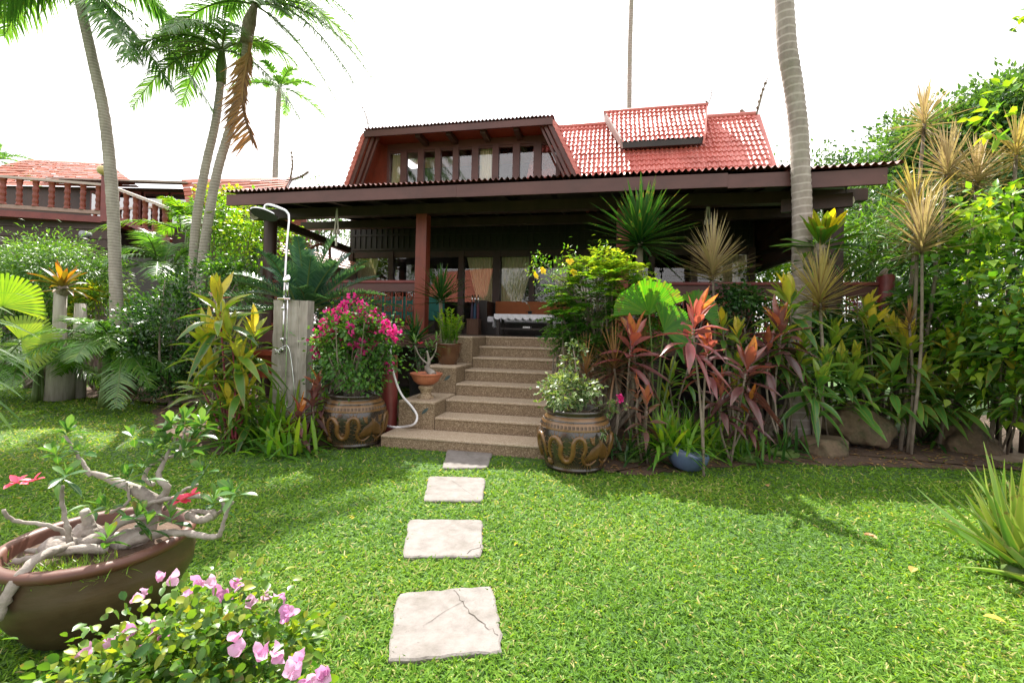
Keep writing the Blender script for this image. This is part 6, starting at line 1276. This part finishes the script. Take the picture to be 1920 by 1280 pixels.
for c in cs[-9:]: tube(sb, [(-.1, 0, 1.35), c * [.5, .5, .5] + [0, 0, .75], c], [.012, .008, .004], 5, 4)
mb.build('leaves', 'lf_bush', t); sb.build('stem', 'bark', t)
for px_, py_ in ((1068, 492), (1074, 512), (1015, 508), (1001, 517)):
    mb = MB(); D, S, u = ring_dirs(5, .55, .6, .1); ax = (rng.normal() * .5, -.9, .5); leaves(mb, np.tile(at(px_, py_, 5.15) - yb, (5, 1)), tilt(D, ax), .062, .05, .5, .15, 3, 'oval', .3, tilt(S, ax)); mb.build('flower', 'fl_yellow', t)
px_bush('fine-leaved dark shrub tumbling over the right stair block', 1060, 655, 5.6, .22, .2, .2, 900, .035, .014, 'lf_green', None, spread=.28)
# bird's nest fern on the coconut trunk
q = at(1540, 462, 5.55); fb = thing('birdnest_fern', 'yellowing birdnest fern growing on the coconut trunk', 'fern', q); mb = MB(); rosette(mb, (0, 0, 0), 30, .58, .105, .05, 1.25, .15, 'paddle', 6, .35, (.05, -.2, 1), .05, .12, .85, .18, wave=.08); mb.build('leaves', 'lf_fern', fb)
mb = MB(); ball(mb, (0, .02, -.08), (.09, .09, .13), 8, .15, 4); mb.build('root', 'bark', fb, True)
mb = MB(); rosette(mb, (-.18, .05, -.2), 10, .22, .04, -.6, .8, .4, 'paddle', 4, .3); rosette(mb, (.16, .05, -.16), 12, .24, .03, -.6, .8, .4, 'paddle', 4, .3)
for k in range(60): leaves(mb, [np.array([rng.uniform(-.22, .2), rng.uniform(-.06, .02), rng.uniform(-.32, -.02)])], [rng.normal(size=3)], .07, .014, rng.uniform(.2, .6), .3, 2, 'lance', 0)
o = mb.build('orchid_clump', 'lf_green'); o.location = tuple(q); tag(o, 'mixed small ferns and orchids tied to the coconut trunk', 'fern')
ol = thing('orchid', 'lilac orchid spray beside the railing post', 'orchid', P0(1618, 5.9)); mb = MB(); c = at(1618, 573, 5.9) - P0(1618, 5.9); diamonds(mb, c + rng.normal(size=(40, 3)) * [.07, .03, .03], rng.normal(size=(40, 3)), .035, .03, .5); mb.build('blossoms', 'purple', ol); mb = MB(); tube(mb, [(0, 0, 0), c * [0.5, 1, .8], c], [.006, .004], 5); mb.build('stem', 'greenstem', ol)
# aloe at the right edge
ab = np.array([2.80, 2.50, 0.]); al = thing('aloe', 'big pale green aloe cut by the right edge of the lawn', 'aloe', ab); mb = MB()
for o_, n_, L in (((0, 0, .05), 26, .58), ((.22, -.02, .05), 24, .56), ((.1, .2, .04), 18, .50), ((-.02, -.16, .03), 12, .40)):
    D, S, u = ring_dirs(n_, .45, 1.45, .22); leaves(mb, np.tile(o_, (n_, 1)) + D * .03, D, L * (1 - .15 * u) * rng.uniform(.75, 1.1, n_), .085, np.clip(.35 + .5 * u + rng.normal(0, .15, n_), 0, 1), np.where(rng.uniform(0, 1, n_) < .6, -.25, .22) * rng.uniform(.4, 1.2, n_), 9, 'taper', .8, S, .5)
mb.build('leaves', 'lf_aloe', al); mb = MB(); ball(mb, (.08, .04, 0), (.10, .09, .07), 8, .1); mb.build('stem', 'greenstem', al, True)

# what the veranda windows reflect: a tiled pavilion and trees on the far side of the lawn, behind the camera
pv = thing('garden_pavilion', 'orange tiled pavilion across the lawn, mirrored in the veranda windows', 'pavilion', (-15.5, -15.5, 0), rz=.25)
tilepatch('roof', [(4.2, 2.2, 3.1), (-4.2, 2.2, 3.1), (-3.2, 0, 6.6), (3.2, 0, 6.6)], 10, pv, cols=24); tilepatch('roof', [(-4.2, -2.2, 3.1), (4.2, -2.2, 3.1), (3.2, 0, 6.6), (-3.2, 0, 6.6)], 10, pv, cols=24)
mb = MB(); box(mb, -3.6, 3.6, -1.7, 1.7, 0, 3.1); mb.build('wall', 'darkwood', pv)
tree('round green tree across the lawn, mirrored in the veranda windows', (-8.8, -13, 0), (-8.8, -13, 3.6), (2.0, 1.6, 2.4), 3000, .2, .1, 'lf_tree_dark', .2, group='trees across the lawn', ncl=70)
tree('spreading tree across the lawn beside the pavilion, mirrored in the glass', (-6., -15, 0), (-6., -15, 2.6), (1.6, 1.6, 2.), 2400, .2, .1, 'lf_tree', .2, group='trees across the lawn', ncl=70)
tree('tall tree across the lawn behind the pavilion, mirrored in the upper glass', (-20., -17, 0), (-20, -17, 5.), (3., 2., 3.6), 4000, .22, .11, 'lf_tree_dark', .25, group='trees across the lawn', ncl=90)
# rocks
for px_, py_, r, l, sd in ((1492, 805, (.24, .2, .2), 'small dark brown rock, leftmost in the right bed', 1), (1635, 795, (.46, .34, .36), 'biggest mossy boulder under the broad green cordyline', 2), (1825, 815, (.36, .26, .22), 'pale-topped boulder next to the sandy path', 5), (1560, 818, (.17, .15, .10), 'low stone between the small rock and the boulder', 7)):
    g = gnd(px_, 846 if r[2] > .15 else 850); c = np.array([g[0], g[1] + r[1] * .55, r[2] * .62]); mb = MB(); ball(mb, (0, 0, 0), r, 44, .26, sd)
    v_ = mb.v[0]; g_ = np.random.default_rng(sd + 40); e_ = np.zeros(len(v_))
    for _ in range(40):
        k_ = g_.normal(size=3) * g_.uniform(9, 40); e_ += np.abs(np.sin(v_ @ k_ + g_.uniform(0, 6))) / np.linalg.norm(k_)
    v_ *= (1 - .10 * (e_ - e_.mean()) / e_.std() * .35)[:, None]; v_[:, 2] = np.minimum(v_[:, 2], r[2] * .92 + .08 * v_[:, 2]); o = mb.build('rock', 'rock', None, True); o.location = tuple(c); tag(o, l, 'rock', 'rocks in the right bed')

# ================================================================ LAWN
def inside(px_, py_, poly):
    r = np.zeros(len(px_), bool); n = len(poly); j = n - 1
    for i in range(n):
        xi, yi = poly[i][:2]; xj, yj = poly[j][:2]
        c = ((yi > py_) != (yj > py_)) & (px_ < (xj - xi) * (py_ - yi) / (yj - yi + 1e-12) + xi); r ^= c; j = i
    return r
def lawn(n, dmin, dmax, lo, hi, w):
    u = rng.uniform(0, 1, n); d = (dmin ** .5 + u * (dmax ** .5 - dmin ** .5)) ** 2
    x = rng.uniform(-1.32, 1.32, n) * d; y = d
    # patchy turf
    nzv = sum(np.sin(x * a + y * b + c) for a, b, c in rng.uniform(-6, 6, (8, 3))) / 8 + sum(np.sin(x * a + y * b + c) for a, b, c in rng.uniform(-2., 2., (5, 3))) / 7
    keep = rng.uniform(0, 1, n) < .92 + .35 * nzv
    for s in (SOIL_R, SOIL_L): keep &= ~inside(x, y, s) | (rng.uniform(0, 1, n) < .03)
    for st in STONES:
        c = np.mean(st, 0); keep &= ~inside(x, y, [tuple(c + (np.array(q) - c) * .945) for q in st])
    for c, r in ((JL, .27), (JR, .27), (PC, .23)): keep &= (x - c[0]) ** 2 + (y - c[1]) ** 2 > r * r
    q = np.stack([x, y], -1) - HO[:2]; lx = q @ HX[:2]; ly = q @ HY[:2]
    keep &= ~((lx > -.8) & (lx < 1.64) & (ly > -2.7)); keep &= ~((x > 5.35) & (y > 4.95))
    x, y, d, nzv = x[keep], y[keep], d[keep], nzv[keep]; n = len(x)
    az = rng.uniform(0, 6.283, n); el = rng.uniform(.1, 1.05, n)
    D = np.stack([np.cos(az) * np.cos(el), np.sin(az) * np.cos(el), np.sin(el)], -1); S = np.stack([np.sin(az), -np.cos(az), 0 * az], -1)
    L = rng.uniform(lo, hi, n) * (.85 + .08 * d); W = w * rng.uniform(.7, 1.3, n) * (.75 + .22 * d)
    T = np.clip(.45 + .30 * nzv + rng.normal(0, .20, n) + (rng.uniform(0, 1, n) < .05 + .06 * np.clip(nzv, 0, 1)) * .7, 0, 1)
    return np.stack([x, y, np.full(n, -.008)], -1), D, L, W, T, S
mb = MB()
for n_, a_, b_, lo, hi, w in ((200000, 1.25, 9.8, .024, .058, .0068), (80000, 1.25, 4.2, .024, .056, .0068)):
    P, D, L, W, T_, S = lawn(n_, a_, b_, lo, hi, w); leaves(mb, P, D, L, W, T_, .35, 2, 'blade', 0, S, .9)
tag(mb.build('lawn_grass', 'grass'), 'sunlit broad-bladed lawn grass around the stepping slabs', 'grass', kind='stuff')
FL = [(1620, 1013, 'pale dry leaf lying in the lit middle of the right lawn'), (1645, 1020, 'brown curled leaf beside the pale dry leaf on the lawn'), (1715, 1075, 'cream fallen leaf on the right lawn, above the yellow one'), (1843, 1168, 'yellow fallen leaf near the bottom right corner'), (1440, 920, 'tan leaf on the shaded grass before the right bed')]
for i, (a, b, l) in enumerate(FL):
    g = gnd(a, b); mb = MB(); leaves(mb, [(0, 0, 0)], [(math.cos(i * 1.9), math.sin(i * 1.9), .05)], .075, .04, [.0, .1, .4, 1., .05, .2, .3][i], .1, 5, 'oval', .5); o = mb.build('fallen_leaf', 'fallen'); o.location = (g[0], g[1], .035); tag(o, l, 'leaf', 'fallen leaves on the lawn')
# leaf litter on the soil
n_ = 1600; x = rng.uniform(.9, 6, n_); y = rng.uniform(4.2, 6.2, n_); k = inside(x, y, SOIL_R); x2 = rng.uniform(-8, -1.3, n_); y2 = rng.uniform(4.6, 9, n_); k2 = inside(x2, y2, SOIL_L)
P = np.concatenate([np.stack([x[k], y[k]], -1), np.stack([x2[k2], y2[k2]], -1)]); P = np.concatenate([P, np.full((len(P), 1), .006)], 1); D = rng.normal(size=P.shape) * [1, 1, .12]
mb = MB(); leaves(mb, P, D, rng.uniform(.03, .10, len(P)), rng.uniform(.01, .03, len(P)), rng.uniform(0, .7, len(P)), .03, 2, 'lance', .3); tag(mb.build('leaf_litter', 'lf_dry'), 'dry leaf litter scattered over the soil of the beds', 'leaf litter', kind='stuff')
